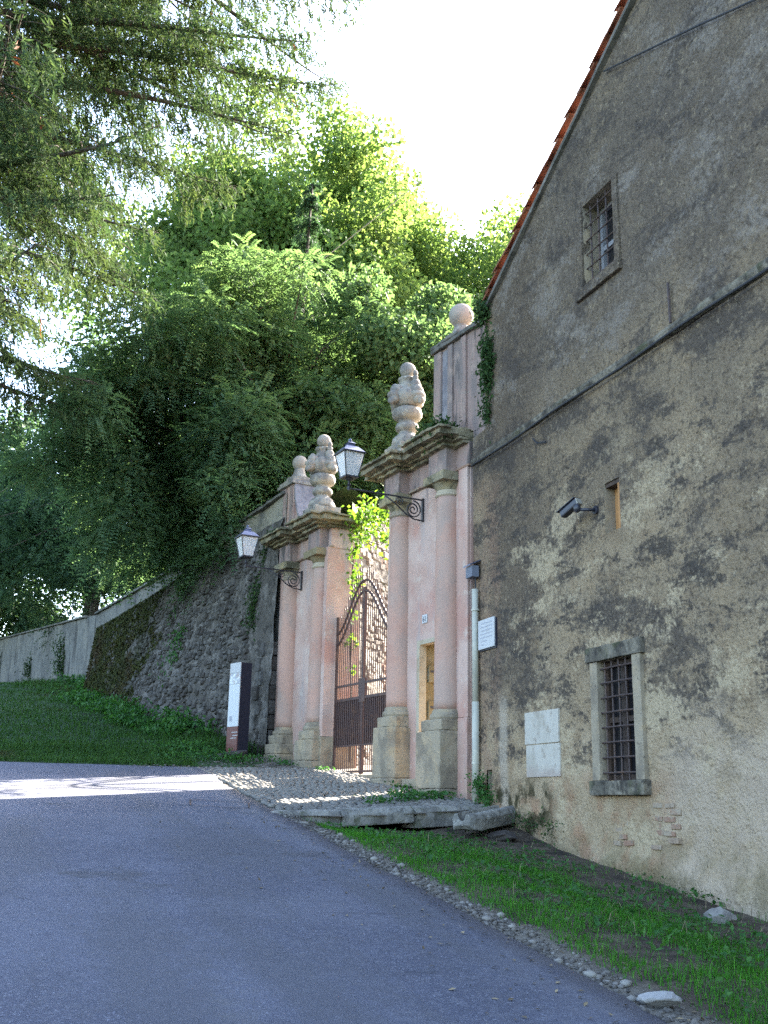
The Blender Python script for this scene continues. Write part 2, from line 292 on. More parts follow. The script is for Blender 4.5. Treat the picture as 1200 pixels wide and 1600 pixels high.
M['bluebox'] = mat('slate_box', (.12, .13, .16), rough=.6)
M['camblack'] = mat('black_plastic', (.022, .022, .030), rough=.4, spec=.5)
M['camgrey'] = mat('grey_plastic', (.26, .24, .20), rough=.5)
M['plastic'] = mat('cable_sheath', (.03, .03, .034), rough=.6)
M['rope'] = mat('pale_cable', (.17, .15, .10), rough=.7)
M['bark'] = mat('bark', (.065, .050, .038), [dict(c=(.13, .11, .09), n=(6, 7, .5, .66), st=(1, 1, .2), k=.8)], bump=[(14, 7, 1, .05)])
M['rust_needle'] = mat('dead_needles', (.16, .05, .018), rough=.8, trans=.3)
def leafmat(name, a, b, c, tr, tc, sp=.12): return mat(name, a, [dict(c=b, att=(.35, .95)), dict(c=c, n=(.55, 4, .5, .66), k=.6)], rough=.65, spec=sp, trans=tr, tcol=tc)
M['leaf_light'] = leafmat('light_green_leaf', (0.106, 0.174, 0.048), (.155, .225, .075), (.17, .215, .09), .55, (1.35, 1.3, .85))
M['leaf_mid'] = leafmat('mid_green_leaf', (.084, .146, .066), (.115, .178, .070), (.10, .155, .068), .48, (1.3, 1.3, .85))
M['leaf_dark'] = leafmat('dark_green_leaf', (.080, .142, .076), (.110, .168, .076), (.094, .154, .072), .48, (1.3, 1.35, .9))
M['leaf_shaded'] = leafmat('shaded_green_leaf', (.036, .072, .040), (.056, .095, .044), (.046, .084, .038), .40, (1.3, 1.35, .9))  # shade on the far left trees and spruce, put into the leaf colour
M['needle'] = leafmat('conifer_needle', (0.0396, 0.0694, 0.0357), (0.0638, 0.0941, 0.042), (0.0704, 0.0941, 0.0399), .28, (1.4, 1.4, .8), .03)
M['vine'] = leafmat('vine_leaf', (0.0496, 0.106, 0.02), (.13, .21, .03), (.10, .19, .04), .5, (1.5, 1.45, .6))
M['mossdark'] = mat('brown_green_moss', (.030, .040, .010), [dict(c=(.055, .055, .014), att=(.2, .9)), dict(c=(.05, .035, .015), n=(.8, 5, .5, .66))], rough=.95, trans=.15)
M['rock'] = mat('loose_rock', (0.216, 0.201, 0.174), [dict(c=(0.144, 0.132, 0.12), n=(6, 7, .45, .62)), dict(c=(0.264, 0.216, 0.144), n=(4, 6, .55, .68), off=(4, 0, 0), k=.7)], bump=[(30, 6, .7, .01)])
M['whiterock'] = mat('white_rock', (0.251, 0.242, 0.233), [dict(c=(0.181, 0.173, 0.164), n=(8, 6, .48, .64))], bump=[(30, 6, .6, .01)])
M['gravel'] = mat('gravel_stone', (0.13, 0.118, 0.103), [dict(c=(0.072, 0.0648, 0.0576), att=(.1, .5)), dict(c=(0.202, 0.187, 0.168), att=(.75, 1))], bump=[(60, 4, .5, .006)])
M['cobble'] = mat('cobble_stone', (0.173, 0.161, 0.141), [
    dict(c=(0.11, 0.103, 0.0929), att=(.1, .5)), dict(c=(0.247, 0.227, 0.193), att=(.75, 1)),
    dict(c=(0.11, 0.103, 0.0929), rnd=(.1, .5), k=.6), dict(c=(0.247, 0.227, 0.193), rnd=(.75, 1), k=.6), dict(c=(0.0619, 0.0585, 0.0516), n=(14, 6, .55, .68), k=.6)],
    bump=[(50, 5, .6, .01)])
M['kerb'] = mat('kerb_stone', (0.246, 0.235, 0.209), [
    dict(c=(0.145, 0.138, 0.123), n=(3, 8, .44, .6)), dict(c=(0.0723, 0.0708, 0.0615), n=(6, 8, .54, .66), off=(2, 5, 0), k=.7),
    dict(c=(0.332, 0.318, 0.289), n=(16, 6, .6, .7), k=.5), dict(c=(0.0506, 0.0615, 0.0217), n=(5, 7, .55, .66), off=(7, 0, 0), k=.6)], bump=[(12, 7, .8, .03), (50, 4, .5, .008)])

# ------------------------------------------------------------------ geometry helpers
RNG = np.random.default_rng(11); random.seed(7)
C0 = Vector((0, 14.8, 0)); B_ = R(8.2)
GU = Vector((-math.sin(B_), math.cos(B_), 0)); GO = Vector((-math.cos(B_), -math.sin(B_), 0))   # along the facade, outward
def gp(u, d, z): return C0 + GU*u + GO*d + Vector((0, 0, z))
GF = Matrix(((GU.x, GO.x, 0, C0.x), (GU.y, GO.y, 0, C0.y), (0, 0, 1, 0), (0, 0, 0, 1)))
WF = Matrix.Identity(4)

def smooth01(t): t = max(0, min(1, t)); return t*t*(3-2*t)
def hz(x, y):
    """ground height without local detail"""
    if y < 19.2: return .11*y
    if y < 40: return 2.112 + .11*(y-19.2) + .045*max(0, y-20.2)
    return 2.112 + .11*20.8 + .045*19.8 + .08*(y-40)

class MB:
    def __init__(s, F=WF): s.v = []; s.f = []; s.F = F
    def add(s, vs, fs):
        n = len(s.v); s.v += [tuple(v) for v in vs]; s.f += [tuple(i+n for i in f) for f in fs]
    def box(s, x0, x1, y0, y1, z0, z1):
        s.add([(x0, y0, z0), (x1, y0, z0), (x1, y1, z0), (x0, y1, z0), (x0, y0, z1), (x1, y0, z1), (x1, y1, z1), (x0, y1, z1)],
              [(3, 2, 1, 0), (4, 5, 6, 7), (0, 1, 5, 4), (1, 2, 6, 5), (2, 3, 7, 6), (3, 0, 4, 7)])
    def obox(s, c, size, rot):
        h = Vector(size)/2; vs = []
        for z in (-1, 1):
            for x, y in ((-1, -1), (1, -1), (1, 1), (-1, 1)): vs.append(Vector(c) + rot @ Vector((x*h.x, y*h.y, z*h.z)))
        s.add(vs, [(3, 2, 1, 0), (4, 5, 6, 7), (0, 1, 5, 4), (1, 2, 6, 5), (2, 3, 7, 6), (3, 0, 4, 7)])
    def lathe(s, prof, c, seg=24):
        n = len(prof); vs = []; fs = []
        for i in range(seg):
            a = 2*math.pi*i/seg
            for r, z in prof: vs.append((c[0]+r*math.cos(a), c[1]+r*math.sin(a), c[2]+z))
        for i in range(seg):
            j = (i+1) % seg
            for k in range(n-1): fs.append((i*n+k, j*n+k, j*n+k+1, i*n+k+1))
        fs.append(tuple(i*n for i in range(seg))[::-1]); fs.append(tuple(i*n+n-1 for i in range(seg)))
        s.add(vs, fs)
    def tube(s, pts, r, seg=6, r1=None):
        pts = [Vector(p) for p in pts]; n = len(pts); vs = []; fs = []
        for i, p in enumerate(pts):
            t = (pts[min(i+1, n-1)] - pts[max(i-1, 0)]).normalized()
            a = t.orthogonal().normalized() if abs(t.z) > .9 else t.cross(Vector((0, 0, 1))).normalized()
            b = t.cross(a); rr = r if r1 is None else r + (r1-r)*i/(n-1)
            for k in range(seg):
                an = 2*math.pi*k/seg; vs.append(p + a*rr*math.cos(an) + b*rr*math.sin(an))
        for i in range(n-1):
            for k in range(seg):
                k2 = (k+1) % seg; fs.append((i*seg+k, i*seg+k2, (i+1)*seg+k2, (i+1)*seg+k))
        fs.append(tuple(range(seg))[::-1]); fs.append(tuple((n-1)*seg+k for k in range(seg)))
        s.add(vs, fs)
    def sphere(s, c, r, u=20, v=12, sq=(1, 1, 1)):
        vs = [(c[0], c[1], c[2]-r*sq[2])]; fs = []
        for j in range(1, v):
            th = -math.pi/2 + math.pi*j/v
            for i in range(u):
                a = 2*math.pi*i/u; vs.append((c[0]+r*sq[0]*math.cos(th)*math.cos(a), c[1]+r*sq[1]*math.cos(th)*math.sin(a), c[2]+r*sq[2]*math.sin(th)))
        vs.append((c[0], c[1], c[2]+r*sq[2])); L = len(vs)-1
        for i in range(u):
            i2 = (i+1) % u; fs.append((0, 1+i2, 1+i)); fs.append((L, L-u+i, L-u+i2))
            for j in range(v-2): fs.append((1+j*u+i, 1+j*u+i2, 1+(j+1)*u+i2, 1+(j+1)*u+i))
        s.add(vs, fs)
    def extrude(s, poly, axis_fn, h0, h1):
        """poly: 2D points; axis_fn(p, h) -> 3D"""
        n = len(poly)
        vs = [axis_fn(p, h0) for p in poly] + [axis_fn(p, h1) for p in poly]
        fs = [tuple(range(n))[::-1], tuple(range(n, 2*n))] + [(i, (i+1) % n, n+(i+1) % n, n+i) for i in range(n)]
        s.add(vs, fs)
    def build(s, name, m, parent=None, smooth=False, bevel=0, rough=0, cuts=0, rs=6.0):
        me = bpy.data.meshes.new(name)
        off = parent_loc(parent)
        me.from_pydata([tuple((s.F @ Vector(v)) - off) for v in s.v], [], s.f); me.update()
        bm = bmesh.new(); bm.from_mesh(me)
        bmesh.ops.recalc_face_normals(bm, faces=bm.faces)
        if bevel: bmesh.ops.bevel(bm, geom=[e for e in bm.edges if len(e.link_faces) == 2 and e.calc_face_angle(0) > .5], offset=bevel, segments=2, profile=.6, affect='EDGES', clamp_overlap=True)
        for _ in range(cuts):
            lng = [e for e in bm.edges if e.calc_length() > .09]
            if lng: bmesh.ops.subdivide_edges(bm, edges=lng, cuts=1, use_grid_fill=True)
        if rough:
            bm.normal_update()
            for v in bm.verts:
                p = (v.co + off)*rs; q = Vector((p.x+31, p.y+7, p.z+3))
                v.co += Vector((mnoise.noise(p), mnoise.noise(q), mnoise.noise(q+Vector((9, 4, 2)))))*rough + v.normal*mnoise.fractal(p*1.7, 1, 2, 3)*rough*.6
        bm.to_mesh(me); bm.free()
        if smooth: me.shade_smooth()
        return link(name, me, m, parent)

def parent_loc(p):
    v = Vector((0, 0, 0))
    while p is not None: v = v + p.location; p = p.parent
    return v
def link(name, me, m, parent):
    if m is not None: me.materials.append(M[m] if isinstance(m, str) else m)
    o = bpy.data.objects.new(name, me); COL.objects.link(o)
    if parent is not None: o.parent = parent
    return o
def tag(o, label=None, cat=None, group=None, kind=None):
    if label: o['label'] = label
    if cat: o['category'] = cat
    if group: o['group'] = group
    if kind: o['kind'] = kind
    return o
def thing(name, loc, label, cat, group=None):
    o = bpy.data.objects.new(name, None); o.empty_display_size = .2; o.location = loc; COL.objects.link(o)
    return tag(o, label, cat, group)
def struct(o): o['kind'] = 'structure'; return o
def npmesh(name, V, Fc, m, parent=None, rnd=None, smooth=False):
    me = bpy.data.meshes.new(name)
    V = np.asarray(V, dtype=np.float32) - np.array(parent_loc(parent), dtype=np.float32)
    me.from_pydata(V, [], Fc); me.update()
    if rnd is not None:
        at = me.attributes.new('rnd', 'FLOAT', 'FACE'); at.data.foreach_set('value', np.asarray(rnd, dtype=np.float32))
    if smooth: me.shade_smooth()
    return link(name, me, m, parent)
def unit(a): return a/np.maximum(np.linalg.norm(a, axis=-1, keepdims=True), 1e-9)
def leaf_quads(c, ax, nrm, L, W):
    """diamond leaves: centres, axes, normals, lengths, widths -> verts, faces"""
    ax = unit(ax); b = unit(np.cross(nrm, ax)); L = np.asarray(L)[:, None]; W = np.asarray(W)[:, None]
    n = np.cross(ax, b)
    v = np.stack([c-ax*L*.5, c+b*W*.5-ax*L*.05+n*W*.12, c+ax*L*.5, c-b*W*.5-ax*L*.05+n*W*.12], 1).reshape(-1, 3)
    f = np.arange(len(c)*4).reshape(-1, 4)
    return v, f
def rdir(n): return unit(RNG.normal(size=(n, 3)))

def grid_sheet(name, m, xs, ys, zf, parent=None, keep=None):
    nx, ny = len(xs), len(ys)
    V = [(x, y, zf(x, y)) for y in ys for x in xs]
    Fc = [(j*nx+i, j*nx+i+1, (j+1)*nx+i+1, (j+1)*nx+i) for j in range(ny-1) for i in range(nx-1)
          if keep is None or keep((xs[i]+xs[i+1])/2, (ys[j]+ys[j+1])/2)]
    me = bpy.data.meshes.new(name); me.from_pydata(V, [], Fc); me.update()
    bm = bmesh.new(); bm.from_mesh(me); bmesh.ops.delete(bm, geom=[v for v in bm.verts if not v.link_faces], context='VERTS'); bm.to_mesh(me); bm.free()
    me.shade_smooth()
    return link(name, me, m, parent)

# ------------------------------------------------------------------ ground
EDGE = -3.15
def edge_x(y): return EDGE + .07*mnoise.noise(Vector((y*1.1, 3, 0))) + .035*mnoise.noise(Vector((y*5, 9, 0)))
def wall_foot_d(u):      # how far the battered wall's foot stands out of the facade plane
    if u < 8.5: return .2 + .4*smooth01((u-7.2)/1.3)
    return .6 + .6*smooth01((u-8.5)/3.5)
def kerb_y(x): return 13.1 + (x+3.2)*.19
def verge_z(x, y):
    t = (x-EDGE)/(-EDGE)           # 0 road edge, 1 wall
    z = .11*y - .02 - .19*smooth01(t)*(1-smooth01((y-11.3)/2)) - .22*smooth01((y-11.2)/1.6)*smooth01(t*3)*(1-.6*smooth01((t-.6)/.4))
    return z + .035*mnoise.noise(Vector((x*2.2, y*2.2, 1))) + .05*math.exp(-((t-.33)/.2)**2)
def apron_z(x, y): return .11*y + .005 + .05*smooth01((x+2.2)/2) + .012*mnoise.noise(Vector((x*1.5, y*1.5, 4)))
def bank_z(x, y): return hz(x, y) + .02 + .09*mnoise.noise(Vector((x*.5, y*.5, 2)))*smooth01((y-19.6)/2) + .03*mnoise.noise(Vector((x*2, y*2, 6)))*smooth01((y-19.4)/1)

xs = np.concatenate([np.linspace(-900, -60, 12), np.linspace(-50, 40, 46), np.linspace(60, 900, 12)])
ys = np.concatenate([np.linspace(-900, -40, 12), np.linspace(-30, 80, 56), np.linspace(100, 900, 12)])
def far_z(x, y): return hz(x, max(-30, min(y, 80))) - .30
struct(grid_sheet('ground', 'turf', list(xs), list(ys), far_z))

# road: its right edge is ragged, at the far side it swings left below the grass bank
def bank_foot(x): return 19.25 + .05*max(0, x+4.3) + .06*mnoise.noise(Vector((x*1.2, 0, 5))) - (.0 if x > -8 else .0)
rx = [-40, -28, -20, -16, -13, -11, -9.5, -8.5, -7.5, -6.5, -6, -5.5, -5, -4.6, -4.2, -3.9, -3.6]
ry = list(np.arange(-14, 0, 1.0)) + list(np.arange(0, 19.4, .12))
V = []; Fc = []; nx = len(rx)+3
for y in ry:
    e = edge_x(y) if y < 13.0 else EDGE + .05*mnoise.noise(Vector((y*2, 1, 1))) + .12*max(0, y-16.5)
    row = rx + [(e-3.6)/2, e]
    for x in row: V.append((x, min(y, bank_foot(x)), .11*min(y, bank_foot(x)) + .012 + (.006*mnoise.noise(Vector((x*.8, y*.8, 0))))))
    V.append((e+.015, min(y, bank_foot(e)), .11*min(y, bank_foot(e)) - .06))
for j in range(len(ry)-1):
    for i in range(nx-1): Fc.append((j*nx+i, j*nx+i+1, (j+1)*nx+i+1, (j+1)*nx+i))
me = bpy.data.meshes.new('road'); me.from_pydata(V, [], Fc); me.update(); me.shade_smooth()
road = struct(link('road', me, 'asphalt', None))
mb = MB()
q = [(-4.1, 13.72), (-3.42, 13.5), (-3.3, 14.05), (-4.0, 14.3)]
for i in range(4):
    a, b = Vector((*q[i], 0)), Vector((*q[(i+1) % 4], 0)); n = (b-a).normalized().cross(Vector((0, 0, 1)))*.010
    P = [a-n, b-n, b+n, a+n]; mb.add([(p.x, p.y, .11*p.y+.0235) for p in P], [(0, 1, 2, 3)])
mb.build('drain_frame', 'iron', road)

verge = struct(grid_sheet('verge', 'soil', list(np.arange(-3.4, .1, .1)), list(np.arange(-6, 14.2, .12)), verge_z,
    keep=lambda x, y: y < kerb_y(x)+.1))
shoulder = struct(grid_sheet('shoulder', 'shoulder', list(np.arange(-4.6, .6, .15)), list(np.arange(16.8, 22.6, .15)),
    lambda x, y: (apron_z(x, y)-.012 if y < 19 else max(apron_z(x, 19)-.012, 0)+(y-19)*.13) + .012*mnoise.noise(Vector((x*3, y*3, 3))),
    keep=lambda x, y: x > -3.3+.35*max(0, y-19)*-1 and y < 20.6+.5*(x+3)))
bank = struct(grid_sheet('grass_bank', 'turf', list(np.arange(-30, .4, .35)), list(np.arange(19.0, 80, .35)),
    lambda x, y: bank_z(x, y) - .25*(1-smooth01((y-19.1)/.35)),
    keep=lambda x, y: y > 19.0))

# ------------------------------------------------------------------ cobbled apron
apron = struct(grid_sheet('apron', 'shoulder', list(np.arange(-3.15, .3, .12)), list(np.arange(12.9, 20.2, .12)),
    lambda x, y: apron_z(x, y)-.025, keep=lambda x, y: y > kerb_y(x)-.06))
variants = []
for k in range(8):
    bm = bmesh.new(); bmesh.ops.create_icosphere(bm, subdivisions=1, radius=1)
    for v in bm.verts:
        v.co *= 1 + .28*mnoise.noise(v.co*1.6 + Vector((k*7, 0, 0)))
    me = bpy.data.meshes.new('stone_shape'); bm.to_mesh(me); bm.free(); me.shade_smooth(); variants.append(me)
def variant_np(k):
    me = variants[k]; v = np.zeros(len(me.vertices)*3); me.vertices.foreach_get('co', v)
    return v.reshape(-1, 3), np.array([p.vertices[:] for p in me.polygons])
VNP = [variant_np(k) for k in range(8)]
def scatter_np(name, pts, sizes, m, parent=None, flat=.6):
    Vs, Fs, rr = [], [], []; n = 0
    for p, s in zip(pts, sizes):
        v, f = VNP[RNG.integers(8)]; a = RNG.uniform(0, 6.28); c, d = math.cos(a), math.sin(a)
        sx, sy, sz = s*RNG.uniform(.8, 1.25), s*RNG.uniform(.7, 1.1), s*flat*RNG.uniform(.8, 1.2)
        w = v*np.array([sx, sy, sz]); w = np.stack([w[:, 0]*c-w[:, 1]*d, w[:, 0]*d+w[:, 1]*c, w[:, 2]], 1) + np.array(p)
        Vs.append(w); Fs.append(f+n); n += len(v); rr.append(np.full(len(f), RNG.random()))
    return npmesh(name, np.concatenate(Vs), np.concatenate(Fs), m, parent, np.concatenate(rr), smooth=True)
cob = []
yy = 13.0
while yy < 19.4:
    xx = -3.05 + random.uniform(0, .08)
    while xx < -.05:
        x, y = xx+random.uniform(-.02, .02), yy+random.uniform(-.02, .02)
        inner = (Vector((x, y, 0))-C0)
        if y > kerb_y(x)+.34 and inner.dot(GO) > .02: cob.append((x, y))
        xx += random.uniform(.095, .13)
    yy += .098
cob.sort(key=lambda p: (p[0]+6.5)**2+p[1]**2)
cmeshes = []
for k in range(8):
    c = variants[k].copy(); c.materials.append(M['cobble']); cmeshes.append(c)
for i, (x, y) in enumerate(cob[:300]):
    o = bpy.data.objects.new('cobble', cmeshes[i % 8]); COL.objects.link(o); o.parent = apron
    s = random.uniform(.05, .062); o.location = (x, y, apron_z(x, y)-.012); o.scale = (s*1.1, s, s*.62); o.rotation_euler = (0, 0, random.uniform(0, 6.28))
tag(scatter_np('cobbles', [(x, y, apron_z(x, y)-.012) for x, y in cob[300:]], [random.uniform(.05, .062) for _ in cob[300:]], 'cobble', apron, .62), kind='stuff')

# kerb stones that hold the apron's near edge
def slab(label, p0, p1, w, h, zt0, zt1, extra=None):
    a, b = Vector((*p0, 0)), Vector((*p1, 0)); t = (b-a).normalized(); n = Vector((-t.y, t.x, 0))
    mb = MB()
    vs = []
    for P, zt in ((a, zt0), (b, zt1)):
        for dn, dz in ((0, -h), (0, -.06), (.05, 0), (w, .01), (w, -h)): vs.append(P + n*dn + Vector((0, 0, zt+dz)))
    fs = [(0, 1, 2, 3, 4)[::-1], (5, 6, 7, 8, 9)] + [(i, (i+1) % 5, 5+(i+1) % 5, 5+i) for i in range(5)]
    mb.add(vs, fs)
    root = mb.build('kerb_stone', 'kerb', None, bevel=.02, cuts=5, rough=.007, rs=5)
    tag(root, label, 'kerb stone'); return root
slab('short pale kerb stone at the road corner of the cobbled apron', (-3.2, 13.1), (-2.32, 13.24), .36, .22, 1.47, 1.50)
slab('long weathered kerb stone in the middle of the apron edge, above the dark gap', (-2.30, 13.22), (-1.28, 13.42), .34, .2, 1.50, 1.56)
slab('mossy kerb stone of the apron edge half hidden behind the stone gutter', (-1.26, 13.45), (-.12, 13.72), .32, .26, 1.55, 1.60)
# stone gutter: two long lips with a groove
gd = (Vector((-.10, 13.26, 0))-Vector((-.98, 12.62, 0))).normalized(); gn = Vector((-gd.y, gd.x, 0)); Ln = 1.12
prof = [(-.17, -.20), (-.19, -.06), (-.15, .0), (-.09, .015), (-.05, -.09), (0, -.11), (.05, -.09), (.09, .02), (.15, .01), (.19, -.06), (.17, -.20)]
mb = MB(); g0 = Vector((-.98, 12.62, 1.47)); st_ = [0, .06, .2, .6, Ln]; sc_ = [.62, .88, 1, 1, 1]
vs = []
for s_, k_ in zip(st_, sc_):
    for (a, b) in prof: vs.append(g0 + gd*s_ + gn*a*k_ + Vector((0, 0, b*(k_ if b < 0 else 1) + s_*.10)))
n = len(prof)
fs = [tuple(range(n))[::-1], tuple((len(st_)-1)*n+i for i in range(n))] + [(j*n+i, j*n+(i+1) % n, (j+1)*n+(i+1) % n, (j+1)*n+i) for j in range(len(st_)-1) for i in range(n)]
mb.add(vs, fs)
tag(mb.build('stone_gutter', 'kerb', None, bevel=.012, cuts=4, rough=.007), 'grooved stone gutter spout lying beside the house corner at the foot of the pale pipe', 'gutter')

# ------------------------------------------------------------------ house
HC = 14.42
def rake(y): return 9.04 + .526*(13.8-y) if y > 4.6 else 9.04 + .526*(13.8-4.6) - .526*(4.6-y)
house = thing('house', (0, HC, 1.5), 'tall old house with weathered grey and cream plaster gable wall and red tiled roof', 'house')
HOLES = [(10.21, 10.94, 1.88, 3.2), (10.24, 10.99, 7.90, 9.06), (10.37, 10.70, 4.66, 5.26), (13.80, 13.96, 1.80, 2.06)]
def wall_mesh():
    yb = sorted(set([-4, -2, 0, 2, 4, 5, 6, 6.6] + [round(v, 3) for v in np.arange(7, 14.42, .09)] + [HC, 13.95] + [h for H in HOLES for h in H[:2]]))
    zb = sorted(set([-1.2, 0] + [round(v, 3) for v in np.arange(.4, 14.4, .09)] + [7.0] + [h for H in HOLES for h in H[2:]]))
    def clean(b, fix):
        out = []
        for v in b:
            if v in fix: out = [w for w in out if not (w not in fix and v-w < .03)] + [v]
            elif not out or v-out[-1] > .03: out.append(v)
        return out
    yb = clean(yb, set([h for H in HOLES for h in H[:2]] + [HC, 13.95])); zb = clean(zb, set([h for H in HOLES for h in H[2:]] + [7.0]))
    idx = {}; V = []; Fc = []
    def vid(i, j):
        if (i, j) not in idx:
            y, z = yb[i], zb[j]
            hole = any(abs(y-a) < .12 and c-.12 < z < d+.12 or abs(y-b) < .12 and c-.12 < z < d+.12 or (a-.12 < y < b+.12 and (abs(z-c) < .12 or abs(z-d) < .12)) for a, b, c, d in HOLES[:3])
            am = .004 if hole else .016
            if z < 2: am *= 1.6
            dx = am*mnoise.fractal(Vector((y*1.3, z*1.3, 2)), 1, 2, 4) + .03*mnoise.noise(Vector((y*.35, z*.35, 9)))*(0 if hole else 1)
            if z < 1.35 and not hole: dx -= .10*smooth01((1.25+.15*mnoise.noise(Vector((y*1.5, 0, 0)))-z)/.35)*smooth01((12.6-y)/2)     # rough footing that swells out
            idx[(i, j)] = len(V); V.append((dx, y, z))
        return idx[(i, j)]
    for i in range(len(yb)-1):
        for j in range(len(zb)-1):
            y, z = (yb[i]+yb[i+1])/2, (zb[j]+zb[j+1])/2
            if any(a < y < b and c < z < d for a, b, c, d in HOLES): continue
            if y > 13.95 and z > 7.0: continue
            Fc.append((vid(i, j), vid(i, j+1), vid(i+1, j+1), vid(i+1, j)))
    me = bpy.data.meshes.new('wall'); me.from_pydata(V, [], Fc); me.update()
    bm = bmesh.new(); bm.from_mesh(me)
    for s in (1, -1):
        bmesh.ops.bisect_plane(bm, geom=bm.verts[:]+bm.edges[:]+bm.faces[:], plane_co=(0, 4.6, 9.04+.526*9.2-.08), plane_no=Vector((0, .526*s, 1)).normalized(), clear_outer=True)
    for v in bm.verts: v.co -= house.location
    bm.to_mesh(me); bm.free(); me.shade_smooth()
    return link('wall', me, 'plaster', house)
wall_mesh()
mb = MB()       # the other walls, seen only from further round
mb.add([(0, 13.95, 7.0), (0, 13.95, 8.86), (11, 13.95, 8.86), (11, 13.95, 7.0)], [(0, 1, 2, 3)])
mb.add([(.0, HC, -1), (.0, HC, 7.0), (11, HC, 7.0), (11, HC, -1)], [(0, 1, 2, 3)])
mb.add([(0, HC, 7), (0, 13.95, 7), (11, 13.95, 7), (11, HC, 7)], [(0, 1, 2, 3)])
mb.add([(0, -4.0, -1.2), (0, -4.0, 9.2), (11, -4, 9.2), (11, -4, -1.2)], [(0, 1, 2, 3)])
mb.add([(11, -4, -1.2), (11, HC, -1.2), (11, HC, 7), (11, 13.95, 8.86), (11, 4.6, 13.75), (11, -4, 9.2)], [(0, 1, 2, 3, 4, 5)])
mb.build('wall', 'plaster', house)
# roof: two slopes and a verge row of real tiles
sl = Vector((0, 1, -.526)).normalized(); nrm = Vector((0, .526, 1)).normalized()
mb = MB()
for s in (1, -1):
    A = Vector((-.04, 4.6, rake(4.6)-.075)); l = 10.65 if s == 1 else 10.4; dirv = Vector((0, s, -.526)).normalized(); nn = Vector((0, .526*s, 1)).normalized()
    P = [A, A+dirv*l, A+dirv*l+nn*.05, A+nn*.05]; Q = [p + Vector((11.3, 0, 0)) for p in P]
    mb.add(P+Q, [(3, 2, 1, 0), (4, 5, 6, 7), (0, 1, 5, 4), (1, 2, 6, 5), (2, 3, 7, 6), (3, 0, 4, 7)])
roof = mb.build('roof', 'tile', house)
def tile_mesh():
    bm = bmesh.new(); L, r0, r1 = .46, .068, .084; vs = []
    for e, (y, r) in enumerate(((0, r0), (L, r1))):
        for rr in (r, r-.016):
            vs.append([bm.verts.new((rr*math.cos(math.pi*k/7), y, rr*math.sin(math.pi*k/7))) for k in range(8)])
    o0, i0, o1, i1 = vs
    for k in range(7):
        bm.faces.new((o0[k], o0[k+1], o1[k+1], o1[k])); bm.faces.new((i0[k+1], i0[k], i1[k], i1[k+1]))
        bm.faces.new((o0[k+1], o0[k], i0[k], i0[k+1])); bm.faces.new((o1[k], o1[k+1], i1[k+1], i1[k]))
    for k in (0, 7): bm.faces.new((o0[k], o1[k], i1[k], i0[k]))
    bmesh.ops.recalc_face_normals(bm, faces=bm.faces)
    me = bpy.data.meshes.new('roof_tile'); bm.to_mesh(me); bm.free(); me.shade_smooth(); me.materials.append(M['tile']); return me
tme = tile_mesh(); ang = math.atan(.526)
k = 0
for col_i in range(4):
    s = 0
    while s < 10.4:
        p = Vector((-.03 + .215*col_i, 4.6, rake(4.6)-.07)) + sl*s + nrm*(.075 + (0 if col_i == 0 else 0))
        o = bpy.data.objects.new('roof_tile', tme); COL.objects.link(o); o.parent = roof
        o.location = p - parent_loc(roof) + Vector((random.uniform(-.012, .012), 0, random.uniform(-.006, .006)))
        o.rotation_euler = (-ang+R(2.2)+random.uniform(-.015, .015), random.uniform(-.04, .04), random.uniform(-.03, .03))
        s += .365
# under-tile row of the verge (a second course of tile ends)
mb = MB()
A = Vector((-.06, 4.6, rake(4.6)-.135)); P = [A, A+sl*10.55]
vs = [A, A+sl*10.5, A+sl*10.5+nrm*.055, A+nrm*.055]; vs2 = [v+Vector((.12, 0, 0)) for v in vs]
mb.add(vs+vs2, [(3, 2, 1, 0), (4, 5, 6, 7), (0, 1, 5, 4), (1, 2, 6, 5), (2, 3, 7, 6), (3, 0, 4, 7)])
mb.build('verge_board', 'coping', house, cuts=4, rough=.012)
# ledge along the wall with its cable
mb = MB()
ysg = list(np.arange(-4, HC-.03, .35)) + [HC-.03]
for a, b in zip(ysg[:-1], ysg[1:]): pass
mb.extrude([(0, 6.53), (-.045, 6.54), (-.06, 6.59), (-.055, 6.63), (0, 6.66)], lambda p, h: (p[0], h, p[1]), -4, HC-.02)
ledge = mb.build('string_course', 'ledge', house, cuts=7, rough=.010, rs=4)
mb = MB(); mb.tube([(-.085, y, 6.505+.012*math.sin(y*2.3)) for y in np.arange(-4, HC, .3)], .014, 6)
mb.build('cable', 'plastic', house)
mb = MB(); mb.tube([(-.03, 9.18, 6.66), (-.03, 9.19, 7.14)], .016, 6); mb.build('iron_rod', 'iron', house)
mb = MB(); mb.tube([(-.035, 12.05, 6.2), (-.045, 12.25, 6.24), (-.035, 12.4, 6.35)], .012, 6); mb.build('cable', 'plastic', house)
mb = MB(); mb.tube([(-.035, 6.9, 9.2), (-.045, 8.4, 9.83), (-.035, 10.3, 10.60)], .012, 6); mb.build('cable', 'plastic', house)

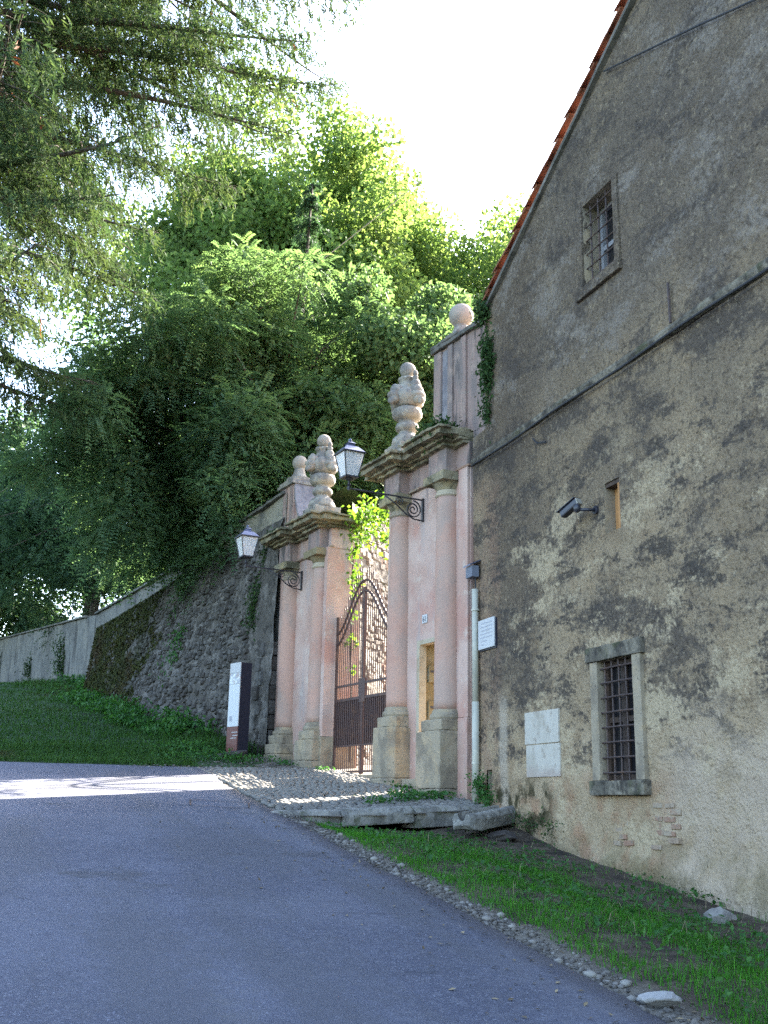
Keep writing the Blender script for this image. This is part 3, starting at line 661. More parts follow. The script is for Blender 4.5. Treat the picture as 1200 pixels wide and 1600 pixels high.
def window(label_, y0, y1, z0, z1, fr, nv, nh, depth, kind):
    w = bpy.data.objects.new('window', None); w.empty_display_size = .1; COL.objects.link(w); w.parent = house
    w.location = Vector((0, (y0+y1)/2, z0)) - house.location
    w['label'] = label_
    # reveal
    mb = MB()
    e = .0
    mb.add([(0, y0, z0), (depth, y0, z0), (depth, y0, z1), (0, y0, z1)], [(0, 1, 2, 3)])
    mb.add([(0, y1, z0), (depth, y1, z0), (depth, y1, z1), (0, y1, z1)], [(0, 1, 2, 3)])
    mb.add([(0, y0, z0), (depth, y0, z0), (depth, y1, z0), (0, y1, z0)], [(0, 1, 2, 3)])
    mb.add([(0, y0, z1), (depth, y0, z1), (depth, y1, z1), (0, y1, z1)], [(0, 1, 2, 3)])
    mb.build('reveal', 'stone' if kind != 'niche' else 'stone', w)
    if kind == 'niche':
        mb = MB(); mb.box(depth-.02, depth, y0+.003, y1-.003, z0+.003, z1-.003); mb.build('board', 'orangewood', w)
        mb = MB(); mb.box(.02, depth-.03, y0+.003, y1-.003, z1-.05, z1-.003); mb.build('lintel_board', 'brownwood', w)
        mb = MB(); mb.box(.012, depth-.03, y0+.003, y0+.055, z0+.003, z1-.055); mb.build('side_board', 'orangewood', w)
        return w
    # casement and dark room
    mb = MB(); mb.box(depth, depth+.02, y0-.02, y1+.02, z0-.02, z1+.02); mb.build('pane', 'darkglass', w)
    mb = MB(); yc = (y0+y1)/2
    for ya, yb_ in ((y0+.004, y0+.06), (yc-.04, yc+.04), (y1-.06, y1-.004)): mb.box(depth-.05, depth-.002, ya, yb_, z0+.004, z1-.004)
    for za in (z0+.004, (z0+z1)/2-.03, z1-.07):
        mb.box(depth-.046, depth-.004, y0+.06, yc-.04, za, za+.06); mb.box(depth-.046, depth-.004, yc+.04, y1-.06, za, za+.06)
    mb.build('casement', 'brownwood' if kind == 'low' else 'woodframe', w)
    # grille
    gx = .03 if kind == 'low' else .06
    for k in range(nv):
        y = y0 + (y1-y0)*(k+.5)/nv; mb = MB(); mb.tube([(gx, y, z0-.0), (gx+.004, y+.005*math.sin(k), (z0+z1)/2), (gx, y, z1)], .011, 6); mb.build('bar', 'iron', w)
    for k in range(nh):
        z = z0 + (z1-z0)*(k+.5)/nh; mb = MB(); mb.tube([(gx-.018, y0, z), (gx-.014, (y0+y1)/2, z+.004), (gx-.018, y1, z)], .010, 6); mb.build('bar', 'iron', w)
    # stone surround: proud of the plaster
    f, hl, hs = fr
    mb = MB(); mb.box(-.055, .10, y0-f-.04, y1+f+.06, z1+.002, z1+hl); (mb.build('lintel', 'ledge', w, bevel=.012, cuts=3, rough=.008) if kind == 'low' else None)
    mb = MB(); mb.box(-.07, .12, y0-f-.03, y1+f+.03, z0-hs, z0-.002); mb.build('sill', 'ledge' if kind == 'low' else 'plaster', w, bevel=.015, cuts=3, rough=.008)
    for ya, yb_ in ((y0-f, y0), (y1, y1+f)):
        mb = MB(); mb.box(-.035, .10, ya, yb_, z0, z1); mb.build('jamb', 'stone' if kind == 'low' else 'plaster', w, bevel=.008, cuts=3, rough=.006)
    return w
window('lower barred window with grey stone surround near the ground', 10.21, 10.94, 1.88, 3.2, (.16, .17, .16), 5, 8, .13, 'low')
window('upper barred window with pale reveal below the roof edge', 10.24, 10.99, 7.90, 9.06, (.11, .06, .14), 4, 6, .30, 'high')
window('narrow niche window closed with an orange board', 10.37, 10.70, 4.66, 5.26, None, 0, 0, .16, 'niche')
mb = MB(); a, b, c, d = HOLES[3]
for P in ([(0, a, c), (.4, a, c), (.4, a, d), (0, a, d)], [(0, b, c), (.4, b, c), (.4, b, d), (0, b, d)], [(0, a, c), (.4, a, c), (.4, b, c), (0, b, c)], [(0, a, d), (.4, a, d), (.4, b, d), (0, b, d)], [(.4, a, c), (.4, b, c), (.4, b, d), (.4, a, d)]): mb.add(P, [(0, 1, 2, 3)])
mb.build('drain_opening', 'stone', house)
# exposed bricks and rubble near the ground
bm = bmesh.new(); bmesh.ops.create_cube(bm, size=1); bmesh.ops.bevel(bm, geom=bm.edges[:], offset=.06, segments=1, affect='EDGES')
bme = bpy.data.meshes.new('brick'); bm.to_mesh(bme); bm.free(); bme.materials.append(M['brick'])
def bricks(yc, zc, rows, cols, seed):
    rr = random.Random(seed)
    for r in range(rows):
        for c in range(cols):
            if rr.random() < .42 + .25*abs(r-rows/2)/rows: continue
            o = bpy.data.objects.new('brick', bme); COL.objects.link(o); o.parent = house
            y = yc + (c-cols/2)*.20 + (.1 if r % 2 else 0) + rr.uniform(-.01, .01); z = zc + (r-rows/2)*.068 + rr.uniform(-.006, .006)
            o.location = Vector((.053+rr.uniform(-.012, .010) - (.0 if z > 1.3 else .03), y, z)) - house.location
            o.scale = (.09, .18*rr.uniform(.7, 1.05), .05*rr.uniform(.85, 1.1)); o.rotation_euler = (rr.uniform(-.05, .05), rr.uniform(-.06, .06), rr.uniform(-.05, .05))
bricks(9.8, 1.42, 8, 2, 3); bricks(10.75, 1.40, 5, 3, 5)
# things on the house wall
t = thing('marble_slab', (-.02, 12.33, 1.94), 'blank white marble slab in two pieces set low on the house wall left of the barred window', 'slab')
mb = MB(); mb.box(-.030, .02, 11.89, 12.78, 2.345, 2.745); mb.build('upper_slab', 'marble', t, bevel=.006)
mb = MB(); mb.box(-.028, .02, 11.87, 12.75, 1.94, 2.335); mb.build('lower_slab', 'marble', t, bevel=.006)
t = thing('wall_plaque', (-.04, 13.88, 3.72), 'small white rectangular plaque with lines of small print beside the pale pipe', 'plaque')
mb = MB(); mb.box(-.055, -.035, 13.62, 14.15, 3.72, 4.135); mb.build('plate', 'white', t, bevel=.004)
mb = MB(); mb.box(-.033, -.005, 13.60, 14.14, 3.70, 4.12); mb.build('backing', 'totemdark', t)
for r in range(7):
    rr = random.Random(r); y1 = 14.08 - rr.uniform(0, .05)
    mb = MB(); y = y1
    while y > 13.70:
        wd = rr.uniform(.02, .06); mb.box(-.0575, -.0552, y-wd, y, 4.07-.05*r, 4.085-.05*r); y -= wd+.014
        if rr.random() < .06 and r > 3: break
    mb.build('print_line', 'inkgrey', t)
t = thing('conduit_pipe', (-.06, 14.23, 1.6), 'pale plastic conduit pipe running up the house corner beside the pink columns', 'pipe')
mb = MB(); mb.tube([(-.06, 14.23, 1.58), (-.06, 14.23, 3.0)], .052, 16); mb.build('lower_pipe', 'pvc', t, smooth=True)
mb = MB(); mb.tube([(-.06, 14.23, 3.0), (-.06, 14.24, 4.62)], .047, 16); mb.build('upper_pipe', 'pvc', t, smooth=True)
for z in (2.14, 4.3):
    mb = MB(); mb.tube([(-.06, 14.23, z), (-.06, 14.23, z+.03)], .057, 16); mb.build('clip', 'pvc', t)
mb = MB(); mb.tube([(-.05, 14.24, 4.6), (-.05, 14.25, 4.84)], .012, 8); mb.build('cable', 'plastic', t)
t = thing('junction_box', (-.05, 14.3, 4.78), 'small slate coloured electric box above the top of the pale pipe', 'electric box')
mb = MB(); mb.box(-.13, -.01, 14.20, 14.42, 4.80, 4.97); mb.build('box', 'bluebox', t, bevel=.01)
mb = MB(); mb.add([(-.16, 14.18, 4.965), (-.16, 14.44, 4.965), (0, 14.44, 5.04), (0, 14.18, 5.04), (-.16, 14.18, 4.985), (-.16, 14.44, 4.985), (0, 14.44, 5.06), (0, 14.18, 5.06)], [(3, 2, 1, 0), (4, 5, 6, 7), (0, 1, 5, 4), (1, 2, 6, 5), (2, 3, 7, 6), (3, 0, 4, 7)]); mb.build('lid', 'lamptin', t)
t = thing('security_camera', (-.02, 10.90, 4.98), 'black security camera on an arm pointing down beside the niche window', 'security camera')
mb = MB(); mb.tube([(0, 10.88, 4.99), (-.03, 10.88, 4.99)], .05, 14); mb.build('mount', 'camblack', t)
mb = MB(); mb.tube([(-.03, 10.88, 4.99), (-.19, 10.98, 5.0)], .019, 10); mb.build('arm', 'camblack', t, smooth=True)
mb = MB(); mb.sphere((-.20, 10.99, 5.02), .045, 12, 8, (1, 1, 1.3)); mb.build('joint', 'camblack', t, smooth=True)
ax_ = Vector((-.18, .72, -.30)).normalized(); c_ = Vector((-.21, 11.13, 5.05)); rt_ = ax_.to_track_quat('Y', 'Z').to_matrix()
mb = MB(); mb.obox(c_, (.095, .30, .085), rt_); mb.build('housing', 'camblack', t, bevel=.018)
mb = MB(); mb.obox(c_ + rt_ @ Vector((0, .02, .056)), (.115, .33, .012), rt_); mb.build('sunshield', 'camblack', t, bevel=.004)
mb = MB(); mb.obox(c_ + rt_ @ Vector((0, -.153, 0)), (.085, .02, .078), rt_); mb.build('rear_cap', 'camgrey', t, bevel=.006)
mb = MB(); mb.tube([c_ + ax_*.148, c_ + ax_*.156], .032, 14); mb.build('lens', 'darkglass', t)

# ------------------------------------------------------------------ gateway: two pink piers
def pier(side, label):
    """right: side=0 next to the house; left: side=1"""
    rootd = thing('gate_pier', gp(1.1 if side == 0 else 5.9, 0, 1.7 if side == 0 else 2.2), label, 'gate pier')
    dz = 0 if side == 0 else -.30
    cols = (.41, 1.93) if side == 0 else (5.10, 6.58)
    u0, u1 = (-.22, 2.42) if side == 0 else (4.72, 7.12)
    zt = 6.60+dz                                  # top of the capitals
    th = .62
    # wall between the columns
    if side == 0:
        mb = MB(GF); D0, D1, DZ0, DZ1 = .66, 1.38, 1.95, 4.10
        mb.box(u0, D0, -th, 0, 1.0, zt); mb.box(D1, u1, -th, 0, 1.0, zt); mb.box(D0+.0005, D1-.0005, -th, 0, DZ1, zt); mb.box(D0, D1, -th, -.002, 1.0, DZ0)
        mb.build('wall', 'pink', rootd)
        dr = bpy.data.objects.new('doorway', None); dr.empty_display_size = .1; COL.objects.link(dr); dr.parent = rootd; dr.location = gp(1.02, 0, 1.95)-rootd.location
        mb = MB(GF)
        mb.box(D1-.085, D1+.004, -.12, .012, DZ0, DZ1+.004); mb.build('door_jamb', 'creamtrim', dr, bevel=.008)
        mb = MB(GF); mb.box(D0-.004, D0+.085, -.12, .012, DZ0, DZ1+.004); mb.build('door_jamb', 'creamtrim', dr, bevel=.008)
        mb = MB(GF); mb.box(D0+.087, D1-.087, -.12, .010, DZ1-.07, DZ1+.003); mb.build('door_head', 'creamtrim', dr, bevel=.006)
        mb = MB(GF); mb.box(D1-.05, D1-.002, -th, -.122, DZ0, DZ1-.002); mb.box(D0+.002, D0+.03, -th, -.122, DZ0, DZ1-.002); mb.build('reveal', 'ochre', dr)  # yellow of the bounced sun painted on the reveal
        mb = MB(GF); mb.box(D0+.03, D1-.05, -th+.01, -.122, DZ1-.05, DZ1-.004); mb.build('soffit', 'ochre', dr)
        for z, h in ((3.45, .26), (2.86, .30)):
            mb = MB(GF); mb.box(D1-.10, D1-.05, -.40, -.16, z, z+h); lb = mb.build('letter_box', 'ochre', dr, bevel=.008)
            mb = MB(GF); mb.box(D1-.106, D1-.099, -.37, -.19, z+h*.62, z+h*.74); mb.build('slot', 'ink', lb)
            mb = MB(GF); mb.box(D1-.104, D1-.099, -.395, -.385, z+.02, z+h-.02); mb.build('hinge', 'iron', lb)
        mb = MB(GF); mb.box(D0-.1, D1+.18, -.3, .16, 1.76, DZ0+.012); mb.build('threshold', 'stone', dr, bevel=.015, cuts=3, rough=.008)
        # flat strip and infill between the pier and the house
        mb = MB(GF); mb.box(-.20, .06, .002, .05, 2.82, zt+.02); mb.build('pilaster', 'pink', rootd, bevel=.006)
        mb = MB(GF); mb.box(-.20, .06, .002, .065, 1.3, 2.815); mb.build('pilaster_foot', 'pink', rootd, bevel=.01, cuts=3, rough=.006)
        mb = MB(GF); mb.box(-.74, u0-.004, -th, -.045, 1.0, 7.17); mb.build('infill', 'pinkdirty', rootd)
    else:
        mb = MB(GF); mb.box(u0, u1, -th, 0, 1.6, zt); mb.build('wall', 'pink', rootd)
        mb = MB(GF); mb.box(u0-.004, u0+.13, -th+.05, .10, 2.75, zt+.01); mb.build('pilaster', 'pink', rootd, bevel=.006)
        mb = MB(GF); mb.box(u0-.012, u0+.15, -th+.04, .125, 1.9, 2.745); mb.build('pilaster_foot', 'stone', rootd, bevel=.012, cuts=3, rough=.008)
        mb = MB(GF); mb.box(6.98, 7.12, .002, .06, 2.7, zt+.01); mb.build('pilaster', 'pink', rootd, bevel=.006)
    # columns
    for ci, uc in enumerate(cols):
        gz = .11*gp(uc, .3, 0).y
        zp = [2.80, 2.98, 2.70+.2, 2.72+.17][ci] if side == 0 else [2.86, 2.84][ci]
        if side == 0: zp = (2.80, 2.93)[ci]
        c = bpy.data.objects.new('column', None); c.empty_display_size = .1; COL.objects.link(c); c.parent = rootd; c.location = gp(uc, 0, gz)-rootd.location
        # plinth in courses
        hw = .345
        mb = MB(GF)
        ch = .0 if (side == 0 and ci == 0) else .09
        def die(hw, dd, z0, z1):
            k = ch
            poly = [(uc-hw, -.05), (uc-hw, dd-k), (uc-hw+k, dd), (uc+hw-k, dd), (uc+hw, dd-k), (uc+hw, -.05)] if k else [(uc-hw, -.05), (uc-hw, dd), (uc+hw, dd), (uc+hw, -.05)]
            mb.extrude(poly, lambda p, h: (p[0], p[1], h), z0, z1)
        die(hw, .36, gz+.14, zp-.17); mb.build('plinth', 'stone', c, bevel=.018, cuts=3, rough=.010)
        mb = MB(GF); die(hw-.05, .31, zp-.166, zp); mb.build('plinth_cap', 'stone', c, bevel=.02, cuts=3, rough=.010)
        mb = MB(GF); die(hw+.015, .38, gz-.35, gz+.136); mb.build('footing', 'stone', c, bevel=.02, cuts=3, rough=.012)
        mb = MB(GF); mb.lathe([(.0, 0), (.275, 0), (.29, .03), (.285, .075), (.255, .10), (.25, .13), (.235, .15), (.0, .15)], (uc, 0, zp+.002), 32); mb.build('base', 'stone', c, smooth=False, rough=.004)
        sh = []
        z0, z1 = zp+.15, zt-.36
        for k in range(25):
            t_ = k/24; r = .225 - .026*t_**1.6
            sh.append((r+.004*mnoise.noise(Vector((k*.9, uc*3, 0))), z0+(z1-z0)*t_))
        mb = MB(GF); mb.lathe([(0, z0)]+sh+[(0, z1)], (uc, 0, 0), 40); mb.build('shaft', 'pinkcol', c, smooth=True, rough=.004, rs=5)
        mb = MB(GF); mb.lathe([(0, 0), (.205, 0), (.225, .02), (.225, .045), (.205, .06), (.205, .10), (0, .10)], (uc, 0, zt-.36), 32); mb.build('necking', 'creamtrim' if ci == 0 else 'stone', c, smooth=False)
        mb = MB(GF); mb.lathe([(0, 0), (.205, 0), (.215, .03), (.25, .08), (.285, .115), (0, .115)], (uc, 0, zt-.26), 32)
        mb.box(uc-.31, uc+.31, -.06, .305, zt-.145, zt-.005); mb.build('capital', 'cornice' if side == 0 else ('ochre' if ci == 0 else 'cornice'), c, bevel=.012, rough=.006)
    # entablature
    mb = MB(GF); mb.box(u0-.02, u1+.02, -th+.02, .035, zt, zt+.40); mb.build('frieze', 'pinkdirty' if side == 0 else 'pink', rootd)
    mb = MB(GF); mb.box(u0-.03, u1+.03, -.02, .06, zt+.006, zt+.036)
    mb.build('fillet', 'brick', rootd)
    for uc in cols:
        mb = MB(GF); mb.box(uc-.27, uc+.27, .0, .225, zt-.003, zt+.398); mb.build('frieze_block', 'pinkdirty', rootd, bevel=.008)
    tops = []
    mb = MB(GF)
    rob = -.20 if side == 0 else 0
    for (p, z0, z1) in ((.09, .38, .43), (.17, .434, .475), (.30, .479, .565), (.36, .569, .60)):
        lo = u0-(p if side == 1 else .0)
        mb.box(lo, u1+p, -th, .035+p, zt+z0, zt+z1)
        for uc in cols:
            mb.box(max(uc-.28-p, lo+.003), min(uc+.28+p, u1+p-.003), 0, .225+p, zt+z0-.0025, zt+z1+.0025)
    mb.build('cornice', 'cornice', rootd, bevel=0, cuts=5, rough=.024, rs=7)
    # attic pedestal with cap
    zc = zt+.60
    if side == 0:
        mb = MB(GF); mb.box(-.80, .93, -.55, -.05, zc-.02, zc+1.68); mb.build('attic_wall', 'pinkdirty', rootd)
        for a, b in ((.72, .945), (.36, .50), (-.05, .10)):
            mb = MB(GF); mb.box(a, b, -.06, -.01, zc-.01, zc+1.66); mb.build('attic_pilaster', 'pinkdirty', rootd, bevel=.006)
        mb = MB(GF); mb.box(.505, .715, -.06, -.045, zc, zc+1.64); mb.build('sunk_strip', 'leadgrey', rootd)
        mb = MB(GF); mb.box(-.83, 1.0, -.60, .03, zc+1.68, zc+1.75); mb.box(.12, .99, -.59, .035, zc+1.752, zc+1.80); mb.build('attic_cap', 'coping', rootd, bevel=.012, cuts=4, rough=.015)
        ball_u, bz = .42, zc+1.76
    else:
        mb = MB(GF); mb.box(6.74, 7.42, -.50, -.0, zc-.02, zc+1.18); mb.build('attic_pedestal', 'pink', rootd)
        mb = MB(GF); mb.box(7.10, 7.26, -.02, .03, zc-.01, zc+1.16); mb.box(6.78, 6.9, -.02, .03, zc-.01, zc+1.16); mb.build('attic_pilaster', 'pinkdirty', rootd)
        mb = MB(GF); mb.box(6.66, 7.50, -.56, .08, zc+1.18, zc+1.25); mb.box(6.70, 7.46, -.53, .05, zc+1.252, zc+1.32); mb.build('attic_cap', 'urnstone', rootd, bevel=.015, cuts=3, rough=.012)
        # concave scroll that sweeps down towards the urn
        pts = []
        for k in range(15):
            a = math.pi/2*k/14
            pts.append((6.735 - .95*(1-math.cos(a)), zc + 1.22*(1-math.sin(a)) + .0))
        poly = [(6.735, zc+.001)] + [p for p in pts]
        mb = MB(GF); mb.extrude(poly, lambda p, h: (p[0], h, p[1]), -.46, -.05); mb.build('scroll', 'pink', rootd)
        strip = [(p[0]-.012, p[1]+.012) for p in pts]
        mb = MB(GF)
        vs = []; fs = []
        for p, s_ in zip(pts, strip): vs += [(p[0], -.5, p[1]+.002), (p[0], 0.0, p[1]+.002), (s_[0]-.03, 0.0, s_[1]+.03), (s_[0]-.03, -.5, s_[1]+.03)]
        for k in range(14):
            for q in range(4): fs.append((k*4+q, k*4+(q+1) % 4, k*4+4+(q+1) % 4, k*4+4+q))
        fs += [(0, 1, 2, 3), (56, 57, 58, 59)]
        mb.add(vs, fs); mb.build('scroll_cap', 'leadgrey', rootd)
        ball_u, bz = 7.0, zc+1.32
    # ball finial and urn are pieces that stand on the pier
    rb = .205 if side == 0 else .165
    b = thing('stone_ball', gp(ball_u, -.22, bz), 'larger stone ball finial on the attic wall next to the house roof' if side == 0 else 'smaller stone ball finial on the far pier pedestal left of the urn', 'stone ball')
    mb = MB(GF); mb.lathe([(0, 0), (.27, 0), (.27, .05), (.20, .075), (.14, .16), (.115, .25), (.11, .29), (0, .29)], (ball_u, -.22, bz+.001), 24); mb.build('foot', 'urnstone', b, rough=.008)
    mb = MB(GF); mb.sphere((ball_u, -.22, bz+.255+rb), rb, 28, 18); mb.build('ball', 'ballstone', b, smooth=True, rough=.003)
    uu = 1.86 if side == 0 else 5.33
    urn(uu, zc, 'carved stone urn with ball top on the pier beside the house' if side == 0 else 'carved stone urn with ball top on the far pier left of the gate')
    return rootd, zc

def urn(uu, zc, label):
    t = thing('stone_urn', gp(uu, -.02, zc), label, 'urn')
    D_ = -.02
    mb = MB(GF); mb.box(uu-.30, uu+.30, D_-.28, D_+.28, zc+.001, zc+.30); mb.build('pedestal', 'urnstone', t, bevel=.02, cuts=3, rough=.015)
    z0 = zc+.30
    lower = [(0, 0), (.25, 0), (.27, .03), (.27, .06), (.25, .12), (.205, .19), (.15, .235), (.135, .27), (.165, .28), (.195, .31), (.205, .35), (.19, .40), (.15, .43), (.135, .46), (.17, .48), (.225, .51), (.255, .56), (.262, .62), (.24, .68), (.18, .71), (.15, .72), (0, .72)]
    mb = MB(GF); mb.lathe(lower, (uu, D_, z0), 36); mb.build('stem', 'urnstone', t, smooth=True, rough=.010, rs=9)
    body = [(0, .70), (.18, .70), (.26, .735), (.315, .81), (.34, .89), (.325, .96), (.26, 1.01), (.20, 1.05), (.165, 1.12), (.15, 1.19), (.175, 1.21), (.19, 1.235), (.175, 1.265), (.10, 1.285), (0, 1.285)]
    mb = MB(GF); mb.lathe(body, (uu, D_, z0), 36); mb.v = [(uu+(v[0]-uu)*.92, D_+(v[1]-D_)*.92, v[2]) for v in mb.v]; mb.build('bowl', 'urnstone', t, smooth=True, cuts=1, rough=.016, rs=12)
    mb = MB(GF); mb.sphere((uu, D_, z0+1.415), .145, 24, 16); mb.build('top_ball', 'urnstone', t, smooth=True, rough=.005)
    # carved heads with horns on both sides
    for a, tall in ((math.pi*1.06, 1), (math.pi*.06, 0), (math.pi*.56, 0)):
        ca, sa = math.cos(a), math.sin(a)
        P = lambda r, z: (uu+r*.9*ca, D_+r*.9*sa, z0+z)
        mb = MB(GF)
        mb.sphere(P(.27, .95), .12, 14, 10, (1, 1, 1.25)); mb.sphere(P(.33, .82), .10, 12, 8, (1, 1, 1.0)); mb.sphere(P(.40, .765), .06, 10, 8); mb.sphere(P(.30, .88), .12, 12, 8, (1, 1.25, .8))
        if tall: mb.sphere(P(.24, 1.08), .09, 12, 8, (1, 1, 1.3)); mb.sphere(P(.23, 1.2), .06, 12, 8, (.9, .9, 1.3)); mb.sphere(P(.235, 1.30), .045, 10, 8, (1, 1, 1.3))
        mb.build('carved_head', 'urnstone', t, smooth=True, rough=.018, rs=22)
    return t

pier(0, 'pink plastered gate pier with two half columns and a small doorway against the house')
pier(1, 'pink plastered gate pier with two half columns at the far side of the iron gate')

# house number, bell
t = thing('number_tile', gp(1.13, .01, 4.35), 'small white house number tile on the pink wall above the doorway', 'house number')
mb = MB(GF); mb.box(1.055, 1.215, .003, .016, 4.36, 4.50); mb.build('tile', 'white', t, bevel=.003)
fc = bpy.data.curves.new('digits', 'FONT'); fc.body = '61'; fc.size = .115; fc.align_x = 'CENTER'; fc.extrude = .001
fo = bpy.data.objects.new('digits_src', fc); COL.objects.link(fo)
bpy.context.view_layer.update()
dme = bpy.data.meshes.new_from_object(fo.evaluated_get(bpy.context.evaluated_depsgraph_get())); bpy.data.objects.remove(fo)
o = link('digits', dme, 'ink', t)
xa = -GU; za = Vector((0, 0, 1)); ya = GO
o.matrix_local = Matrix(((xa.x, za.x, ya.x, 0), (xa.y, za.y, ya.y, 0), (xa.z, za.z, ya.z, 0), (0, 0, 0, 1)))
o.location = gp(1.135, .018, 4.388) - t.location
t = thing('door_bell', gp(-.3, -.03, 3.3), 'narrow dark door bell panel on the pier corner left of the pale pipe', 'door bell')
mb = MB(GF); mb.box(-.345, -.265, -.043, .0, 3.26, 3.52); mb.build('panel', 'camblack', t, bevel=.012)
mb = MB(GF); mb.tube([(-.305, 0, 3.31), (-.305, .008, 3.31)], .016, 10); mb.build('button', 'white', t)

# ------------------------------------------------------------------ iron gate
gz0 = .11*gp(3.57, 0, 0).y + .03
gate = thing('iron_gate', gp(3.57, -.14, gz0), 'tall brown wrought iron double gate with arched spiked top and solid lower panels', 'gate')
UL, UR, UM = 4.69, 2.45, 3.57
def arch(u, lo): 
    t_ = 1-abs(u-UM)/(UL-UM)
    return (4.42 if lo else 4.62) + .86*smooth01(t_*1.05)
for s in (1, -1):
    ua, ub = (UM+.006, UL) if s == 1 else (UR, UM-.006)
    leaf = bpy.data.objects.new('gate_leaf', None); leaf.empty_display_size = .1; COL.objects.link(leaf); leaf.parent = gate
    leaf.location = Vector((0, 0, 0))
    dd = -.14
    mb = MB(GF)
    mb.box(ua, ua+(.034 if s == 1 else .05), dd-.02, dd+.02, gz0+.02, 5.36 if s == 1 else 4.95); mb.box(ub-(.05 if s == 1 else .034), ub, dd-.02, dd+.02, gz0+.02, 4.95 if s == 1 else 5.36)
    mb.build('stile', 'gateiron', leaf)
    for z, h in ((gz0+.05, .035), (2.55, .03), (3.36, .05), (3.62, .04)):
        mb = MB(GF); mb.box(ua+.05, ub-.05, dd-.016, dd+.016, z, z+h); mb.build('rail', 'gateiron', leaf)
    for lo in (1, 0):
        mb = MB(GF); mb.tube([(u, dd, arch(u, lo)) for u in np.linspace(ua+.01, ub-.01, 18)], .026, 6); mb.build('arched_rail', 'gateiron', leaf, smooth=True)
    mb = MB(GF); mb.box(ua+.05, ub-.05, dd-.012, dd-.004, 2.57, 3.37); mb.build('panel', 'gateiron', leaf)
    nb = 13
    for k in range(nb):
        u = ua+.05 + (ub-ua-.1)*(k+.5)/nb; zt_ = arch(u, 0) + .17 + (.07 if k % 2 else 0)
        mb = MB(GF); mb.tube([(u, dd+.006, gz0+.04), (u, dd+.006, zt_)], .0095, 6)
        mb.lathe([(0, -.03), (.016, -.0), (.010, .03), (0, .10)], (u, dd+.006, zt_), 6)
        mb.build('bar', 'gateiron', leaf)
mb = MB(GF); mb.box(3.45, 3.69, -.165, -.118, 3.30, 3.72); mb.build('lock_plate', 'gateiron', gate, bevel=.004)
mb = MB(GF); mb.box(UR-.02, UL+.02, -.5, .12, gz0-.3, gz0); o = mb.build('gate_sill', 'stone', None, bevel=.015, cuts=4, rough=.006); tag(o, 'worn stone sill lying under the iron gate between the piers', 'sill')

